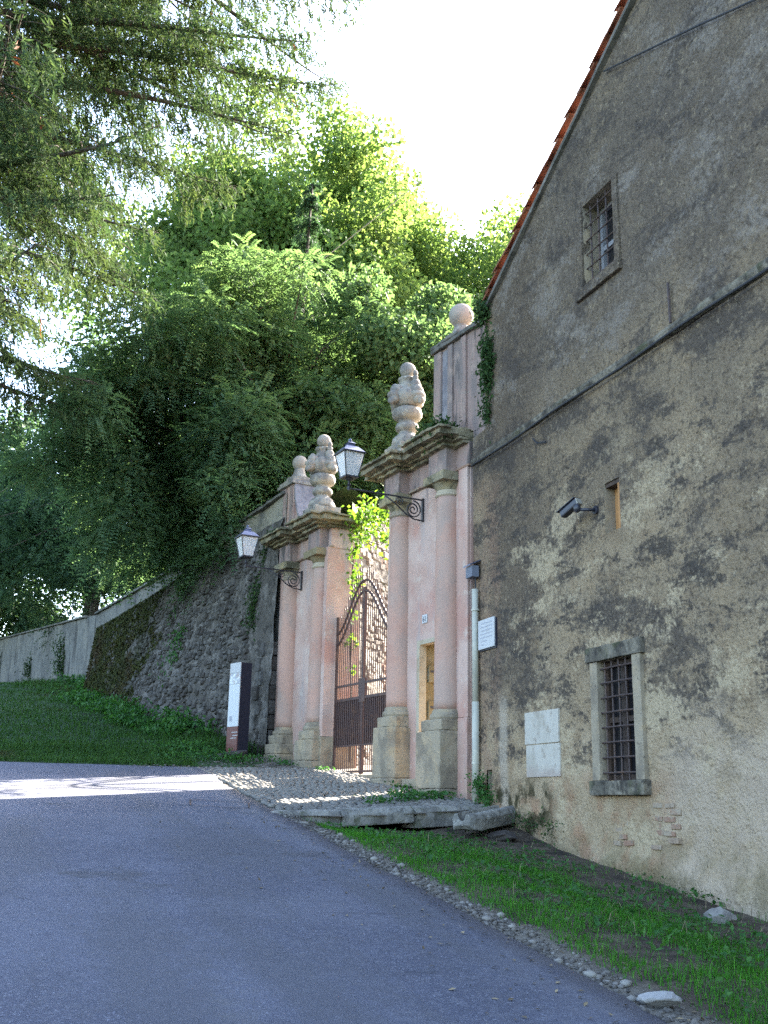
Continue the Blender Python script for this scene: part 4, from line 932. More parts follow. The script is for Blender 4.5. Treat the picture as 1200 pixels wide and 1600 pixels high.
# ------------------------------------------------------------------ lanterns on scrolled brackets
def lantern(u, zb, arm, label):
    t = thing('wall_lantern', gp(u, 0, zb-.34), label, 'street lamp', 'lanterns on the gate piers')
    du = 0.0
    mb = MB(GF); mb.box(u-.022, u+.022, .004, .035, zb-.36, zb+.03); mb.build('wall_plate', 'blackiron', t)
    mb = MB(GF); mb.tube([(u, .03, zb), (u, arm, zb+.0)], .014, 8); mb.build('arm', 'blackiron', t)
    br = MB(GF)
    sp = []
    for k in range(40):     # spiral
        a = k/39*4.6*math.pi; r = .15*(1-k/39*.86); sp.append((u, .20 + r*math.cos(a+math.pi*.5), zb-.18 + r*math.sin(a+math.pi*.5)))
    br.tube(sp, .012, 6)
    br.build('scroll', 'blackiron', t, smooth=True)
    br = MB(GF); br.tube([(u, .03, zb-.35), (u, .18, zb-.34), (u, .34, zb-.27), (u, .52, zb-.13), (u, .72, zb-.02)], .012, 6); br.build('brace', 'blackiron', t, smooth=True)
    br = MB(GF); sp = []
    for k in range(26):
        a = k/25*3.2*math.pi; r = .075*(1-k/25*.8); sp.append((u, .45 + r*math.cos(a), zb-.085 + r*math.sin(a)))
    br.tube(sp, .009, 6); br.build('scroll', 'blackiron', t, smooth=True)
    a0 = arm-.03; z0 = zb
    mb = MB(GF); mb.lathe([(0, -.03), (.02, -.03), (.02, .03), (.035, .05), (.02, .07), (.015, .12), (.05, .15), (.06, .17), (0, .17)], (u, a0, z0), 12); mb.build('stem', 'blackiron', t)
    # glass body: square, wider at the top
    zb0, zb1 = z0+.19, z0+.56; r0, r1 = .105, .175
    cg = bpy.data.objects.new('lantern_cage', None); cg.empty_display_size = .05; COL.objects.link(cg); cg.parent = t; cg.location = gp(u, a0, zb0)-t.location
    cb = [(-1, -1), (1, -1), (1, 1), (-1, 1)]
    for i in range(4):
        a, b = cb[i], cb[(i+1) % 4]
        mb = MB(GF); vs = []
        for (rr, zz) in ((r0, zb0), (r1, zb1)):
            for p in (a, b):
                for k in (.965, .94): vs.append((u+p[0]*rr*k, a0+p[1]*rr*k, zz))
        mb.add(vs, [(0, 2, 6, 4), (1, 5, 7, 3), (0, 1, 3, 2), (4, 6, 7, 5), (0, 4, 5, 1), (2, 3, 7, 6)]); mb.build('glass_pane', 'lampglass', cg)
        mb = MB(GF); mb.tube([(u+a[0]*r0, a0+a[1]*r0, zb0), (u+a[0]*r1, a0+a[1]*r1, zb1)], .009, 6); mb.build('cage_bar', 'blackiron', cg)
    mb = MB(GF)
    mb.box(u-r0-.012, u+r0+.012, a0-r0-.012, a0+r0+.012, zb0-.025, zb0); mb.build('bottom_frame', 'blackiron', cg)
    mb = MB(GF); mb.box(u-r1-.022, u+r1+.022, a0-r1-.022, a0+r1+.022, zb1, zb1+.022); mb.build('top_frame', 'blackiron', cg)
    def sq(r, z): return [(u+c[0]*r, a0+c[1]*r, z) for c in cb]
    mb = MB(GF); L_ = [(r1+.015, zb1+.023), (.10, zb1+.12), (.06, zb1+.14), (.055, zb1+.17), (.075, zb1+.18), (.03, zb1+.215)]
    vs = [p for r, z in L_ for p in sq(r, z)]; fs = [(0, 1, 2, 3), tuple(len(vs)-4+i for i in range(4))] + [(j*4+i, j*4+(i+1) % 4, j*4+4+(i+1) % 4, j*4+4+i) for j in range(len(L_)-1) for i in range(4)]
    mb.add(vs, fs); mb.build('lantern_roof', 'lamptin', t)
    mb = MB(GF); mb.sphere((u, a0, zb1+.24), .03, 12, 8); mb.build('finial', 'lamptin', t, smooth=True)
    return t
lantern(1.22, 6.40, 1.40, 'wall lantern on a scrolled bracket between the columns beside the house, above the vine')
lantern(6.12, 6.05, 1.25, 'wall lantern on a scrolled bracket on the far left pier')

# ------------------------------------------------------------------ long retaining wall with battered rubble foot
def wtop(u): return 7.95 - .03*(u-7.2) if u < 16 else (7.69 if u < 24 else 7.69+.079*(u-24))
def wfoot(u): return 2.28 + .37*smooth01((u-7.2)/1.3)*1 + (.19*(u-8.5) if u > 8.5 else 0)
rw = thing('retaining_wall', gp(14, 0, 3), 'long grey retaining wall climbing from the far gate pier along the grass bank', 'wall')
us = list(np.arange(7.06, 24, .22)) + list(np.arange(24, 90, .8))
zsn = np.linspace(0, 1, 26)
V = []; Fc = []
for u in us:
    zt_ = wtop(u)
    for t_ in zsn:
        z = 1.8 + (zt_-1.8)*t_
        V.append(tuple(gp(u, .045*mnoise.fractal(Vector((u*.9, z*.9, 3)), 1, 2, 4), z)))
nz = len(zsn)
for i in range(len(us)-1):
    for j in range(nz-1): Fc.append((i*nz+j, i*nz+j+1, (i+1)*nz+j+1, (i+1)*nz+j))
npmesh('wall_face', np.array(V), Fc, 'oldwall', rw, smooth=True)
cu = 7.14; ci = 0
rr = random.Random(4)
while cu < 80:
    l = rr.uniform(.9, 1.5) if cu < 40 else 4
    mb = MB(GF); za, zb2 = wtop(cu), wtop(cu+l)
    if not (cu < 24 < cu+l):
        mb.add([(cu, -.45, za-.01), (cu+l-.012, -.45, zb2-.01), (cu+l-.012, .10, zb2-.01), (cu, .10, za-.01), (cu, -.45, za+.09), (cu+l-.012, -.45, zb2+.09), (cu+l-.012, .09, zb2+.06), (cu, .09, za+.06)],
            [(3, 2, 1, 0), (4, 5, 6, 7), (0, 1, 5, 4), (1, 2, 6, 5), (2, 3, 7, 6), (3, 0, 4, 7)])
        mb.build('coping_stone', 'coping', rw, bevel=.015, cuts=3 if cu < 40 else 0, rough=.016)
    cu += l
# battered rubble mass
UE = 19.2
def bat(u, t_):
    """point on the battered face: t_ 0 foot .. 1 top; .86-1 is the sloping top that runs back to the wall"""
    k = smooth01((u-12)/7.0)
    zf = wfoot(u)-.25; df = wall_foot_d(u)+.05; dt = .10 + .88*k; zt_ = 7.25 - .75*k
    if t_ < .86:
        a = t_/.86; return df + (dt-df)*a**.95 + .02, zf + (zt_-zf)*a
    a = (t_-.86)/.14; return (dt+.02)*(1-a) + .02*a, zt_ + (.18+.35*k)*a
us2 = list(np.arange(7.08, UE+.01, .14)); ts = np.linspace(0, 1, 44)
V = []; Fc = []
for u in us2:
    for t_ in ts:
        d, z = bat(u, t_); d += .05*mnoise.fractal(Vector((u*1.4, z*1.4, 8)), 1, 2, 4)
        V.append(tuple(gp(u, max(d, .012), z)))
nz = len(ts)
for i in range(len(us2)-1):
    for j in range(nz-1): Fc.append((i*nz+j, i*nz+j+1, (i+1)*nz+j+1, (i+1)*nz+j))
n0 = len(V); i = len(us2)-1      # end cheek
for j in range(nz):
    d, z = bat(UE, ts[j]); V.append(tuple(gp(UE+.02, 0, z)))
for j in range(nz-1): Fc.append((i*nz+j, i*nz+j+1, n0+j+1, n0+j))
npmesh('buttress', np.array(V), Fc, 'rubble', rw, smooth=True)
# stones in rough courses on it
bm = bmesh.new(); bmesh.ops.create_cube(bm, size=1); bmesh.ops.bevel(bm, geom=bm.edges[:], offset=.16, segments=1, affect='EDGES')
blk = []
for k in range(6):
    b2 = bm.copy()
    for v in b2.verts: v.co *= 1 + .22*mnoise.noise(v.co*2.2 + Vector((k*5, 1, 0)))
    me = bpy.data.meshes.new('stone'); b2.to_mesh(me); b2.free(); me.materials.append(M['rubblestone']); blk.append(me)
bm.free()
BNP = []
for me in blk:
    v = np.zeros(len(me.vertices)*3); me.vertices.foreach_get('co', v); BNP.append((v.reshape(-1, 3), [p.vertices[:] for p in me.polygons]))
stones = []
rr = random.Random(21)
t_ = .02
while t_ < .87:
    h = rr.uniform(.075, .125); u = 7.95 + rr.uniform(0, .2)
    dt = (h+.008)/5.4
    while u < UE-.12:
        w = rr.uniform(.09, .26)
        if rr.random() < .86: stones.append((u+w/2, min(.9, max(.01, t_+dt/2+rr.uniform(-.35, .35)*dt)), w*rr.uniform(.8, 1.05), h*rr.uniform(.7, 1.25)))
        u += w + .012
    t_ += dt
GR = Matrix(((GU.x, GO.x, 0), (GU.y, GO.y, 0), (0, 0, 1)))
def stone_xf(u, t_, w, h):
    d, z = bat(u, t_); d2, z2 = bat(u, min(1, t_+.02)); tilt = math.atan2(d-d2, z2-z)
    rot = GR @ Matrix.Rotation(tilt + rr.uniform(-.16, .16), 3, 'X') @ Matrix.Rotation(rr.uniform(-.28, .28), 3, 'Y') @ Matrix.Rotation(rr.uniform(-.18, .18), 3, 'Z')
    return gp(u, d-.038+rr.uniform(-.025, .028), z), rot, (w, .13, h)
order = sorted(stones, key=lambda s: -(s[2]*s[3])/((s[0]+13)**2))
first = set(id(s) for s in order[:286])
Vs, Fs, nn, rn = [], [], 0, []
for s in stones:
    p, rot, sz = stone_xf(*s)
    if id(s) in first:
        o = bpy.data.objects.new('stone', blk[rr.randrange(6)]); COL.objects.link(o); o.parent = rw
        o.location = p-rw.location; o.rotation_euler = rot.to_euler(); o.scale = sz
    else:
        v, f = BNP[rr.randrange(6)]; w = (v*np.array(sz)) @ np.array(rot).T + np.array(p); Vs.append(w); Fs += [tuple(i+nn for i in q) for q in f]; rn += [rr.random()]*len(f); nn += len(v)
tag(npmesh('stones', np.concatenate(Vs), Fs, 'rubblestone', rw, np.array(rn)), kind='stuff')
C = []; Nn = []
for _ in range(21000):
    u = UE - 6.6*random.random()**1.1; t_ = random.random()
    if mnoise.noise(Vector((u*1.1, t_*5, 3))) + .9*(u-14.4)/3 < 0: continue
    d, z = bat(u, t_); p = gp(u, d+random.uniform(0, .05), z); C.append(tuple(p)); Nn.append(tuple(GO))
C = np.array(C); k_ = len(C); ax = rdir(k_)*.8; ax[:, 2] -= .8
v, f = leaf_quads(C, ax, np.array(Nn)+rdir(k_)*.5, RNG.uniform(.06, .14, k_), RNG.uniform(.03, .07, k_)); tag(npmesh('moss', v, f, 'mossdark', rw, RNG.random(k_)), kind='stuff')
# dressed blocks beside the pier
def blocks():
    z = 2.0; k = 0
    while z < 4.6:
        h = .30 if k else .38; u = 7.13
        out = .10 if k > 1 else .26
        n = 2 if k % 2 else 1
        ws = [.42, .42] if n == 2 else [.30, .55]
        for w in ws:
            mb = MB(GF); mb.box(u+.006, u+w-.006, -.05, out + (.38 if k < 1 else .30*max(0, 1-(z-2)/5.5))*smooth01((u+w*.5-7.2)/1.0) + rr.uniform(-.015, .015)+.08, z+.006, z+h-.006)
            mb.build('ashlar_block', 'rubblestone' if k else 'stone', rw, bevel=.02, cuts=2, rough=.016); u += w
        z += h; k += 1
blocks()

# ground above the wall, drive and inner wall
iw0 = gp(4.95, -.64, 0); idir = Vector((.70, .714, 0)); inn = Vector((.714, -.70, 0))
hill = struct(npmesh('hill', np.array([tuple(gp(u, -d, min(wtop(min(u, 60)), wtop(u))-.35 + .16*max(0, d-2) + (.25*mnoise.noise(Vector((u*.4, d*.4, 0))))))
    for u in np.concatenate([np.linspace(5.0, 30, 26), np.linspace(33, 120, 20)]) for d in np.concatenate([[.44], np.linspace(.9, 14, 16), np.linspace(18, 90, 14)])]),
    [(i*31+j, i*31+j+1, (i+1)*31+j+1, (i+1)*31+j) for i in range(45) for j in range(30)], 'turf', smooth=True))
# trim the hill along the inner wall: nothing of it stands over the drive
bm = bmesh.new(); bm.from_mesh(hill.data)
bmesh.ops.bisect_plane(bm, geom=bm.verts[:]+bm.edges[:]+bm.faces[:], plane_co=iw0 - inn*.25, plane_no=inn, clear_outer=True); bm.to_mesh(hill.data); bm.free()
drv = MB(); 
dxs = np.linspace(-.4, 34, 36); dys = np.linspace(14.5, 46, 34)
struct(grid_sheet('drive', 'shoulder', list(dxs), list(dys), lambda x, y: .11*min(y, 20)+.03*max(0, y-20)+.015, keep=lambda x, y: (Vector((x, y, 0))-C0).dot(GO) < -.4 and (Vector((x, y, 0))-iw0).dot(inn) > -.4 and y < 60))
iw = thing('inner_wall', iw0 + Vector((0, 0, 2.2)), 'pale rubble wall along the drive seen through the iron gate', 'wall')
V = []; Fc = []; nu, nv = 70, 40
for i in range(nu):
    for j in range(nv):
        s_ = i/(nu-1)*14; z = 1.9 + (7.35+.04*s_-1.9)*j/(nv-1)
        p = iw0 + idir*s_ + inn*(.07*mnoise.fractal(Vector((s_*1.5, z*1.5, 1)), 1, 2, 4) - .12*(z-2)/5); V.append((p.x, p.y, z))
for i in range(nu-1):
    for j in range(nv-1): Fc.append((i*nv+j, i*nv+j+1, (i+1)*nv+j+1, (i+1)*nv+j))
npmesh('wall_face', np.array(V), Fc, 'innerwall', iw, smooth=True)
Vs, Fs, nn, rn = [], [], 0, []
z = 2.1; cnt = 0
IR = Matrix(((idir.x, inn.x, 0), (idir.y, inn.y, 0), (0, 0, 1)))
imesh = []
for me in blk:
    c = me.copy(); c.materials.clear(); c.materials.append(M['innerwall']); imesh.append(c)
ist = []
while z < 7.1:
    h = rr.uniform(.09, .17); s_ = rr.uniform(0, .2)
    while s_ < 7:
        w = rr.uniform(.12, .34)
        if rr.random() < .82: ist.append((s_, z, w, h))
        s_ += w
    z += h
ist.sort(key=lambda q: q[0]-.15*q[2])
for i, (s_, z, w, h) in enumerate(ist):
    zz_ = z+h*rr.uniform(.35, .65)
    p = iw0 + idir*(s_+w/2) + inn*(-.055+rr.uniform(-.025, .02) - .12*(zz_-2)/5) + Vector((0, 0, zz_))
    rot = IR @ Matrix.Rotation(rr.uniform(-.2, .2), 3, 'Y') @ Matrix.Rotation(rr.uniform(-.12, .12), 3, 'Z'); sz = (w*.96, .16, h*rr.uniform(.8, 1.05))
    if i < 285:
        o = bpy.data.objects.new('stone', imesh[rr.randrange(6)]); COL.objects.link(o); o.parent = iw; o.location = p-iw.location
        o.rotation_euler = rot.to_euler(); o.scale = sz
    else:
        v, f = BNP[rr.randrange(6)]; w_ = (v*np.array(sz)) @ np.array(rot).T + np.array(p); Vs.append(w_); Fs += [tuple(k+nn for k in q) for q in f]; rn += [rr.random()]*len(f); nn += len(v)
tag(npmesh('stones', np.concatenate(Vs), Fs, 'innerwall', iw, np.array(rn)), kind='stuff')

# ------------------------------------------------------------------ information totem
tb = Vector((-2.02, 21.35, 0)); tb.z = bank_z(tb.x, tb.y)-.05
tt = thing('information_totem', tb, 'slim information totem with white front, picture on top and maroon foot beside the rubble wall', 'information sign')
ta = R(-71); TX = Vector((math.cos(ta), math.sin(ta), 0)); TN = Vector((TX.y, -TX.x, 0))      # width direction and front normal
TF = Matrix(((TX.x, TN.x, 0, tb.x), (TX.y, TN.y, 0, tb.y), (0, 0, 1, tb.z), (0, 0, 0, 1)))
mb = MB(TF); mb.box(-.20, .20, -.24, 0, -.2, 1.86); mb.build('body', 'totemdark', tt, bevel=.004)
mb = MB(TF); mb.box(-.198, .198, .003, .018, .62, 1.44); mb.build('front_panel', 'totemwhite', tt)
mb = MB(TF); mb.box(-.198, .198, .003, .018, 1.445, 1.66); mb.build('picture_strip', 'totemphoto', tt)
mb = MB(TF); mb.box(-.198, .198, .003, .018, 1.665, 1.86); mb.build('top_picture', 'white', tt)
mb = MB(TF); mb.box(-.198, .198, .003, .018, 0, .615); mb.build('foot_panel', 'totembrown', tt)
mb = MB(TF)
for z, a, b in ((.50, -.02, .2), (.44, .02, .2), (.39, -.05, .15)): mb.box(a, b, .0185, .020, z, z+.014)
mb.build('print_line', 'white', tt)
mb = MB(TF); mb.box(-.13, -.03, .0185, .020, .72, .82); mb.build('emblem', 'inkgrey', tt)

# ------------------------------------------------------------------ overhead cable
def az_pt(x_az, Rr, z): return Vector((CAM_POS.x + Rr*math.sin(R(x_az)), CAM_POS.y + Rr*math.cos(R(x_az)), z))
cpts = [az_pt(-8.0, 27, 6.2), az_pt(.5, 26.5, 9.0), az_pt(9.6, 26, 12.75), az_pt(17.2, 26.5, 16.35), az_pt(24.5, 28, 20.3), az_pt(33, 31, 24.6)]
mb = MB(); 
def cr(P, n):
    out = []
    for i in range(len(P)-1):
        p0, p1, p2, p3 = P[max(i-1, 0)], P[i], P[i+1], P[min(i+2, len(P)-1)]
        for k in range(n):
            t = k/n; out.append(.5*((2*p1)+(p2-p0)*t+(2*p0-5*p1+4*p2-p3)*t*t+(3*p1-p0-3*p2+p3)*t**3))
    return out + [P[-1]]
mb.tube(cr(cpts, 6), .013, 6)
tag(mb.build('overhead_cable', 'rope', None, smooth=True), 'pale overhead cable slanting up across the trees behind the gate', 'cable')

# ------------------------------------------------------------------ trees
def tree_wood(root, base, top, r0, limbs, m='bark'):
    mb = MB(); b = Vector(base); t = Vector(top)
    mid = (b+t)/2 + Vector((random.uniform(-.3, .3), random.uniform(-.3, .3), 0))
    mb.tube([b-Vector((0, 0, .4)), b+(mid-b)*.5+Vector((.08, 0, 0)), mid, mid+(t-mid)*.6, t], r0, 8, r0*.25)
    for (p, s) in limbs:
        q = b + (t-b)*s; p = Vector(p); m1 = q+(p-q)*.5 + Vector((0, 0, .12*(p-q).length))
        mb.tube([q, m1, p], r0*.28, 5, r0*.05)
    return mb.build('trunk', m, root, smooth=True)
def blobs(c, rad, n, rs, seed, bias=.55):
    g = np.random.default_rng(seed); d = unit(g.normal(size=(n, 3))); r = g.random(n)**bias
    P = np.array(c) + d*r[:, None]*np.array(rad); s = g.uniform(rs[0], rs[1], n)
    return P, s
def crown_leaves(P, s, n, L, W, flat=.75, droop=.3):
    w = s**2/np.sum(s**2); idx = RNG.choice(len(P), n, p=w)
    d = rdir(n); r = RNG.random(n)**.42
    c = P[idx] + d*(r*s[idx])[:, None]*np.array([1, 1, flat])
    ax = rdir(n)*.8 + d*.5; ax[:, 2] -= droop
    nr = rdir(n)*.75; nr[:, 2] += .6
    sz = RNG.uniform(.65, 1.25, n)
    v, f = leaf_quads(c, ax, nr, L*sz, W*sz)
    return v, f, np.clip(RNG.random(n), 0, 1)
def tree(name, label, base, c, rad, nbl, rs, n, L, W, m, seed, r0=.22, group=None, parts=('crown',), cat='tree'):
    root = thing(name, base, label, cat, group)
    P, s = blobs(c, rad, nbl, rs, seed)
    random.seed(seed)
    tree_wood(root, base, (c[0], c[1], c[2]+rad[2]*.6), r0, [(P[i], random.uniform(.35, .85)) for i in range(0, nbl, max(1, nbl//14))])
    v, f, rd = crown_leaves(P, s, n, L, W)
    npmesh('crown', v, f, m, root, rd)
    return root
def locust(label, base, c, rad, nbl, rs, ns, m, seed, r0=.2, group=None, ll=.10):
    """tree with feathered leaves: each spray is a drooping stalk with paired leaflets"""
    root = thing('locust_tree', base, label, 'tree', group)
    P, s = blobs(c, rad, nbl, rs, seed, .5)
    random.seed(seed)
    tree_wood(root, base, (c[0], c[1], c[2]+rad[2]*.5), r0, [(P[i], random.uniform(.3, .8)) for i in range(0, nbl, max(1, nbl//14))])
    w = s**2/np.sum(s**2); idx = RNG.choice(nbl, ns, p=w); d = rdir(ns)
    st = P[idx] + d*((RNG.random(ns)**.4)*s[idx])[:, None]*np.array([1, 1, .75])
    ax = unit(d*np.array([1, 1, .4]) + rdir(ns)*.5 + np.array([0, 0, -.12])); Lr = RNG.uniform(.32, .66, ns)
    side = unit(np.cross(ax, np.array([0, 0, 1.0]) + rdir(ns)*.25)); K = 7
    C, A, Nn, rd = [], [], [], []
    srnd = RNG.random(ns)
    for k in range(K):
        t = (k+.8)/K; p = st + ax*(Lr*t)[:, None] + np.array([0, 0, -1])*(Lr*.35*t*t)[:, None]
        for sg in (1, -1):
            a = side*sg*.85 + ax*.45 + np.array([0, 0, -.22]); C.append(p + unit(a)*ll*.55); A.append(a); Nn.append(np.cross(ax, side)+rdir(ns)*.25); rd.append(np.clip(srnd*.8+RNG.random(ns)*.2, 0, 1))
    C, A, Nn = map(np.concatenate, (C, A, Nn)); n = len(C)
    v, f = leaf_quads(C, A, Nn, ll*1.15*RNG.uniform(.8, 1.2, n), ll*.5*np.ones(n))
    v2, f2, rd2 = crown_leaves(P, s*1.04, 20000, .16, .09)
    npmesh('crown', np.concatenate([v, v2]), np.concatenate([f, f2+len(v)]), m, root, np.concatenate(rd+[rd2]))
    return root
def hillz(x, y):
    w = Vector((x, y, 0))-C0; u, d = w.dot(GU), -w.dot(GO); return (wtop(min(max(u, 7), 60)))-.5+.16*max(0, d-2)
def at(az, Rr, z): p = az_pt(az, Rr, z); return (p.x, p.y, p.z)
def tr(az, Rr, ztop, zbot, rad, **k):
    p = at(az, Rr, 0); base = (p[0], p[1], hillz(p[0], p[1]))
    return base, (p[0], p[1], (ztop+zbot)/2), (rad, rad, (ztop-zbot)/2)
BG = 'leafy trees on the slope behind the gate'
b, c, r = tr(13.9, 47, 33.8, 17, 7.0)
tree('lime_tree', 'tallest pale green backlit tree rising behind the gate in the middle', b, c, r, 190, (1.2, 2.4), 150000, .25, .19, 'leaf_light', 31, .4, BG)
b, c, r = tr(21.6, 55, 33.6, 16, 8.6)
tree('lime_tree', 'pale green backlit tree to the right of the tallest one, nearer the house roof', b, c, r, 110, (1.3, 2.5), 90000, .26, .20, 'leaf_light', 32, .4, BG)
b, c, r = tr(26.4, 56, 31.8, 16, 7.2)
tree('lime_tree', 'pale green tree rising right behind the house roof edge', b, c, r, 70, (1.1, 2.2), 60000, .26, .20, 'leaf_light', 33, .35, BG)
b, c, r = tr(18.4, 51, 31.0, 13, 7.4)
tree('lime_tree', 'pale green tree filling the gap between the tallest tree and its right neighbour', b, c, r, 90, (1.3, 2.4), 56000, .26, .20, 'leaf_light', 44, .35, BG)
b, c, r = tr(21.3, 30, 16.4, 8.6, 4.2)
tree('maple_tree', 'darker green bushy tree behind the carved urn beside the house', b, c, r, 64, (.8, 1.4), 60000, .18, .13, 'leaf_mid', 34, .24, BG)
b, c, r = tr(13.6, 27.5, 15.4, 8.8, 3.6)
locust('feathery mid green tree behind the far pier and its lantern', b, c, r, 60, (.6, 1.15), 7000, 'leaf_mid', 35, .2, BG)
b, c, r = tr(10.2, 28.6, 13.4, 6.2, 3.9)
c = at(7.7, 26.8, 9.9); b = (b[0]+.3, b[1]+.4, b[2])
locust('feathery dark green tree hanging over the top of the rubble wall', b, c, r, 56, (.6, 1.15), 7500, 'leaf_dark', 36, .18, BG)
b, c, r = tr(4.4, 47, 17.5, 8.0, 6.2)
locust('feathery dark tree at the left behind the lower wall', b, c, r, 90, (.9, 1.6), 5000, 'leaf_shaded', 37, .22, BG, .12)
b, c, r = tr(-.6, 63, 22, 9.2, 7.6)
tree('maple_tree', 'dark bushy tree at the left end behind the lower wall', b, c, r, 100, (1.1, 2.0), 42000, .28, .2, 'leaf_shaded', 38, .22, BG)
b, c, r = tr(10.4, 52, 31, 14, 8.0)
tree('maple_tree', 'tall pale tree far behind the conifer branches left of the tallest tree', b, c, r, 80, (1.2, 2.2), 48000, .29, .2, 'leaf_light', 39, .3, BG)
b, c, r = tr(4.0, 57, 23, 7, 8)
tree('maple_tree', 'tall dark tree in the far left background under the conifer', b, c, r, 46, (1.1, 1.9), 40000, .34, .25, 'leaf_shaded', 40, .3, BG)
b, c, r = tr(18.5, 31, 12.4, 8.2, 2.6)
tree('maple_tree', 'low dark green tree between the two urns', b, c, r, 30, (.7, 1.2), 22000, .17, .13, 'leaf_mid', 41, .2, BG)
# small dark spruce
b, c, r = tr(14.8, 29, 19.6, 9, 1.2)
sp_root = thing('small_spruce', b, 'slim dark spruce standing in front of the tallest pale tree', 'tree', BG)
tree_wood(sp_root, b, (c[0], c[1], 19.4), .12, [])
g_ = np.random.default_rng(77); cc, ax = [], []
for _ in range(130):
    h = g_.random()**.75; an = g_.uniform(0, 6.28); Lb = (.25+2.3*h)*g_.uniform(.55, 1.1); z_ = 19.6-9.4*h; m_ = int(60+150*h)
    t__ = g_.random(m_)**.8; dv = np.array([math.cos(an), math.sin(an), 0]); sv = np.array([-dv[1], dv[0], 0])
    cc.append(np.array([c[0], c[1], z_]) + dv*(Lb*t__)[:, None] + sv*(g_.normal(0, .10+.10*h, m_)*(1.1-t__))[:, None] - np.array([0, 0, 1])*(.35*Lb*t__**1.5+np.abs(g_.normal(0, .12, m_)))[:, None])
    ax.append(dv*.5 + g_.normal(0, .5, (m_, 3)) - np.array([0, 0, .6]))
cc, ax = np.concatenate(cc), np.concatenate(ax); n = len(cc)
v, f = leaf_quads(cc, ax, rdir(n), RNG.uniform(.12, .26, n), RNG.uniform(.03, .055, n)); npmesh('crown', v, f, 'leaf_shaded', sp_root, RNG.random(n))

# big conifer on the left; its trunk stands just outside the picture
def conifer(base, H, seed):
    root = thing('conifer', base, 'big dark conifer at the left whose drooping branches hang across the top of the picture', 'tree')
    g = np.random.default_rng(seed); B = np.array(base)
    wood = MB(); C, A, W_, RD = [], [], [], []; C2, A2 = [], []
    wood.tube([Vector(base)-Vector((0, 0, .5)), Vector(base)+Vector((0, 0, H*.5)), Vector(base)+Vector((0, 0, H))], .42, 10, .05)
    h = 7.6; k = 0
    while h < H-.6:
        frac = (h-7.4)/(H-7.4)
        for _ in range(3 if h < 15 else 4):
            az = g.uniform(-115, 75) if g.random() < .84 else g.uniform(75, 245)      # degrees from +X
            Lb = (5.0 + 4.6*smooth01((h-9)/9))*min(1, (1-frac)*2.6+.05)*g.uniform(.6, 1.08)
            
            dx, dy = math.cos(R(az)), math.sin(R(az)); dv = np.array([dx, dy, 0]); sv = np.array([-dy, dx, 0])
            hh = h + g.uniform(-.3, .3); sag = g.uniform(.10, .22); pts = []
            for i in range(11):
                t = i/10; z = .10*Lb*t - sag*Lb*t*t*1.5 + .10*Lb*t**4
                pts.append(B + dv*Lb*t + sv*.05*Lb*math.sin(t*3+k) + np.array([0, 0, hh+z]))
            wood.tube([Vector(p) for p in pts], .035+.010*Lb, 6, .010)
            ns = int(Lb*4.2)
            for j in range(ns):
                t = .16+.84*(j+g.uniform(-.3, .3))/ns; t = min(max(t, .1), 1.0)
                i0 = min(int(t*10), 9); p = pts[i0] + (pts[i0+1]-pts[i0])*(t*10-i0)
                for sg in (1, -1):
                    ls = (.32*Lb*(1-t)+.55)*g.uniform(.6, 1.1); ls = min(ls, 1.9)
                    d2 = dv*g.uniform(.45, .8) + sv*sg*g.uniform(.5, .9); d2 /= np.linalg.norm(d2)
                    m = max(3, int(ls/.13)); dr = g.uniform(.25, .6)
                    q = [p + d2*ls*(i/m) + np.array([0, 0, -dr*ls*(i/m)**1.6]) for i in range(m+1)]
                    if j % 2 == 0: wood.tube([Vector(x) for x in (q[0], q[m//2], q[m])], .012, 4, .004)
                    for i in range(1, m+1):
                        if mnoise.noise(Vector(q[i])*.85) < -.20: continue
                        for _s in range(2):          # short hanging twig set with needles
                            nt = 5; ln = g.uniform(.08, .42); o_ = g.normal(0, .10, 3); o_[2] *= .3; dn = np.array([g.normal(0, .28), g.normal(0, .28), -1.0]) + d2*.25
                            tt = np.linspace(.05, 1, nt)[:, None]
                            cc = q[i] + o_ + dn*ln*tt
                            aa = dn*.6 + g.normal(0, .55, (nt, 3)) + d2*.25
                            C.append(cc); A.append(aa); RD.append(np.full(nt, g.random()))
                        if g.random() < .0022: C2.append(cc); A2.append(aa)
        h += .52 + .3*g.random(); k += 1
    wood.build('trunk', 'bark', root, smooth=True)
    C, A = np.concatenate(C), np.concatenate(A); n = len(C)
    v, f = leaf_quads(C, A, rdir(n), RNG.uniform(.10, .21, n), RNG.uniform(.026, .046, n))
    npmesh('crown', v, f, 'needle', root, np.concatenate(RD))
    if C2:
        C, A = np.concatenate(C2)+np.array([.02, -.03, -.05]), np.concatenate(A2); n = len(C)
        v, f = leaf_quads(C, A, rdir(n), np.full(n, .18), np.full(n, .05)); npmesh('dead_twigs', v, f, 'rust_needle', root)['kind'] = 'stuff'
    print('conifer needles', n, len(v))
    return root
conifer((-8.6, 21.5, hz(-8.6, 21.5)), 30, 5)

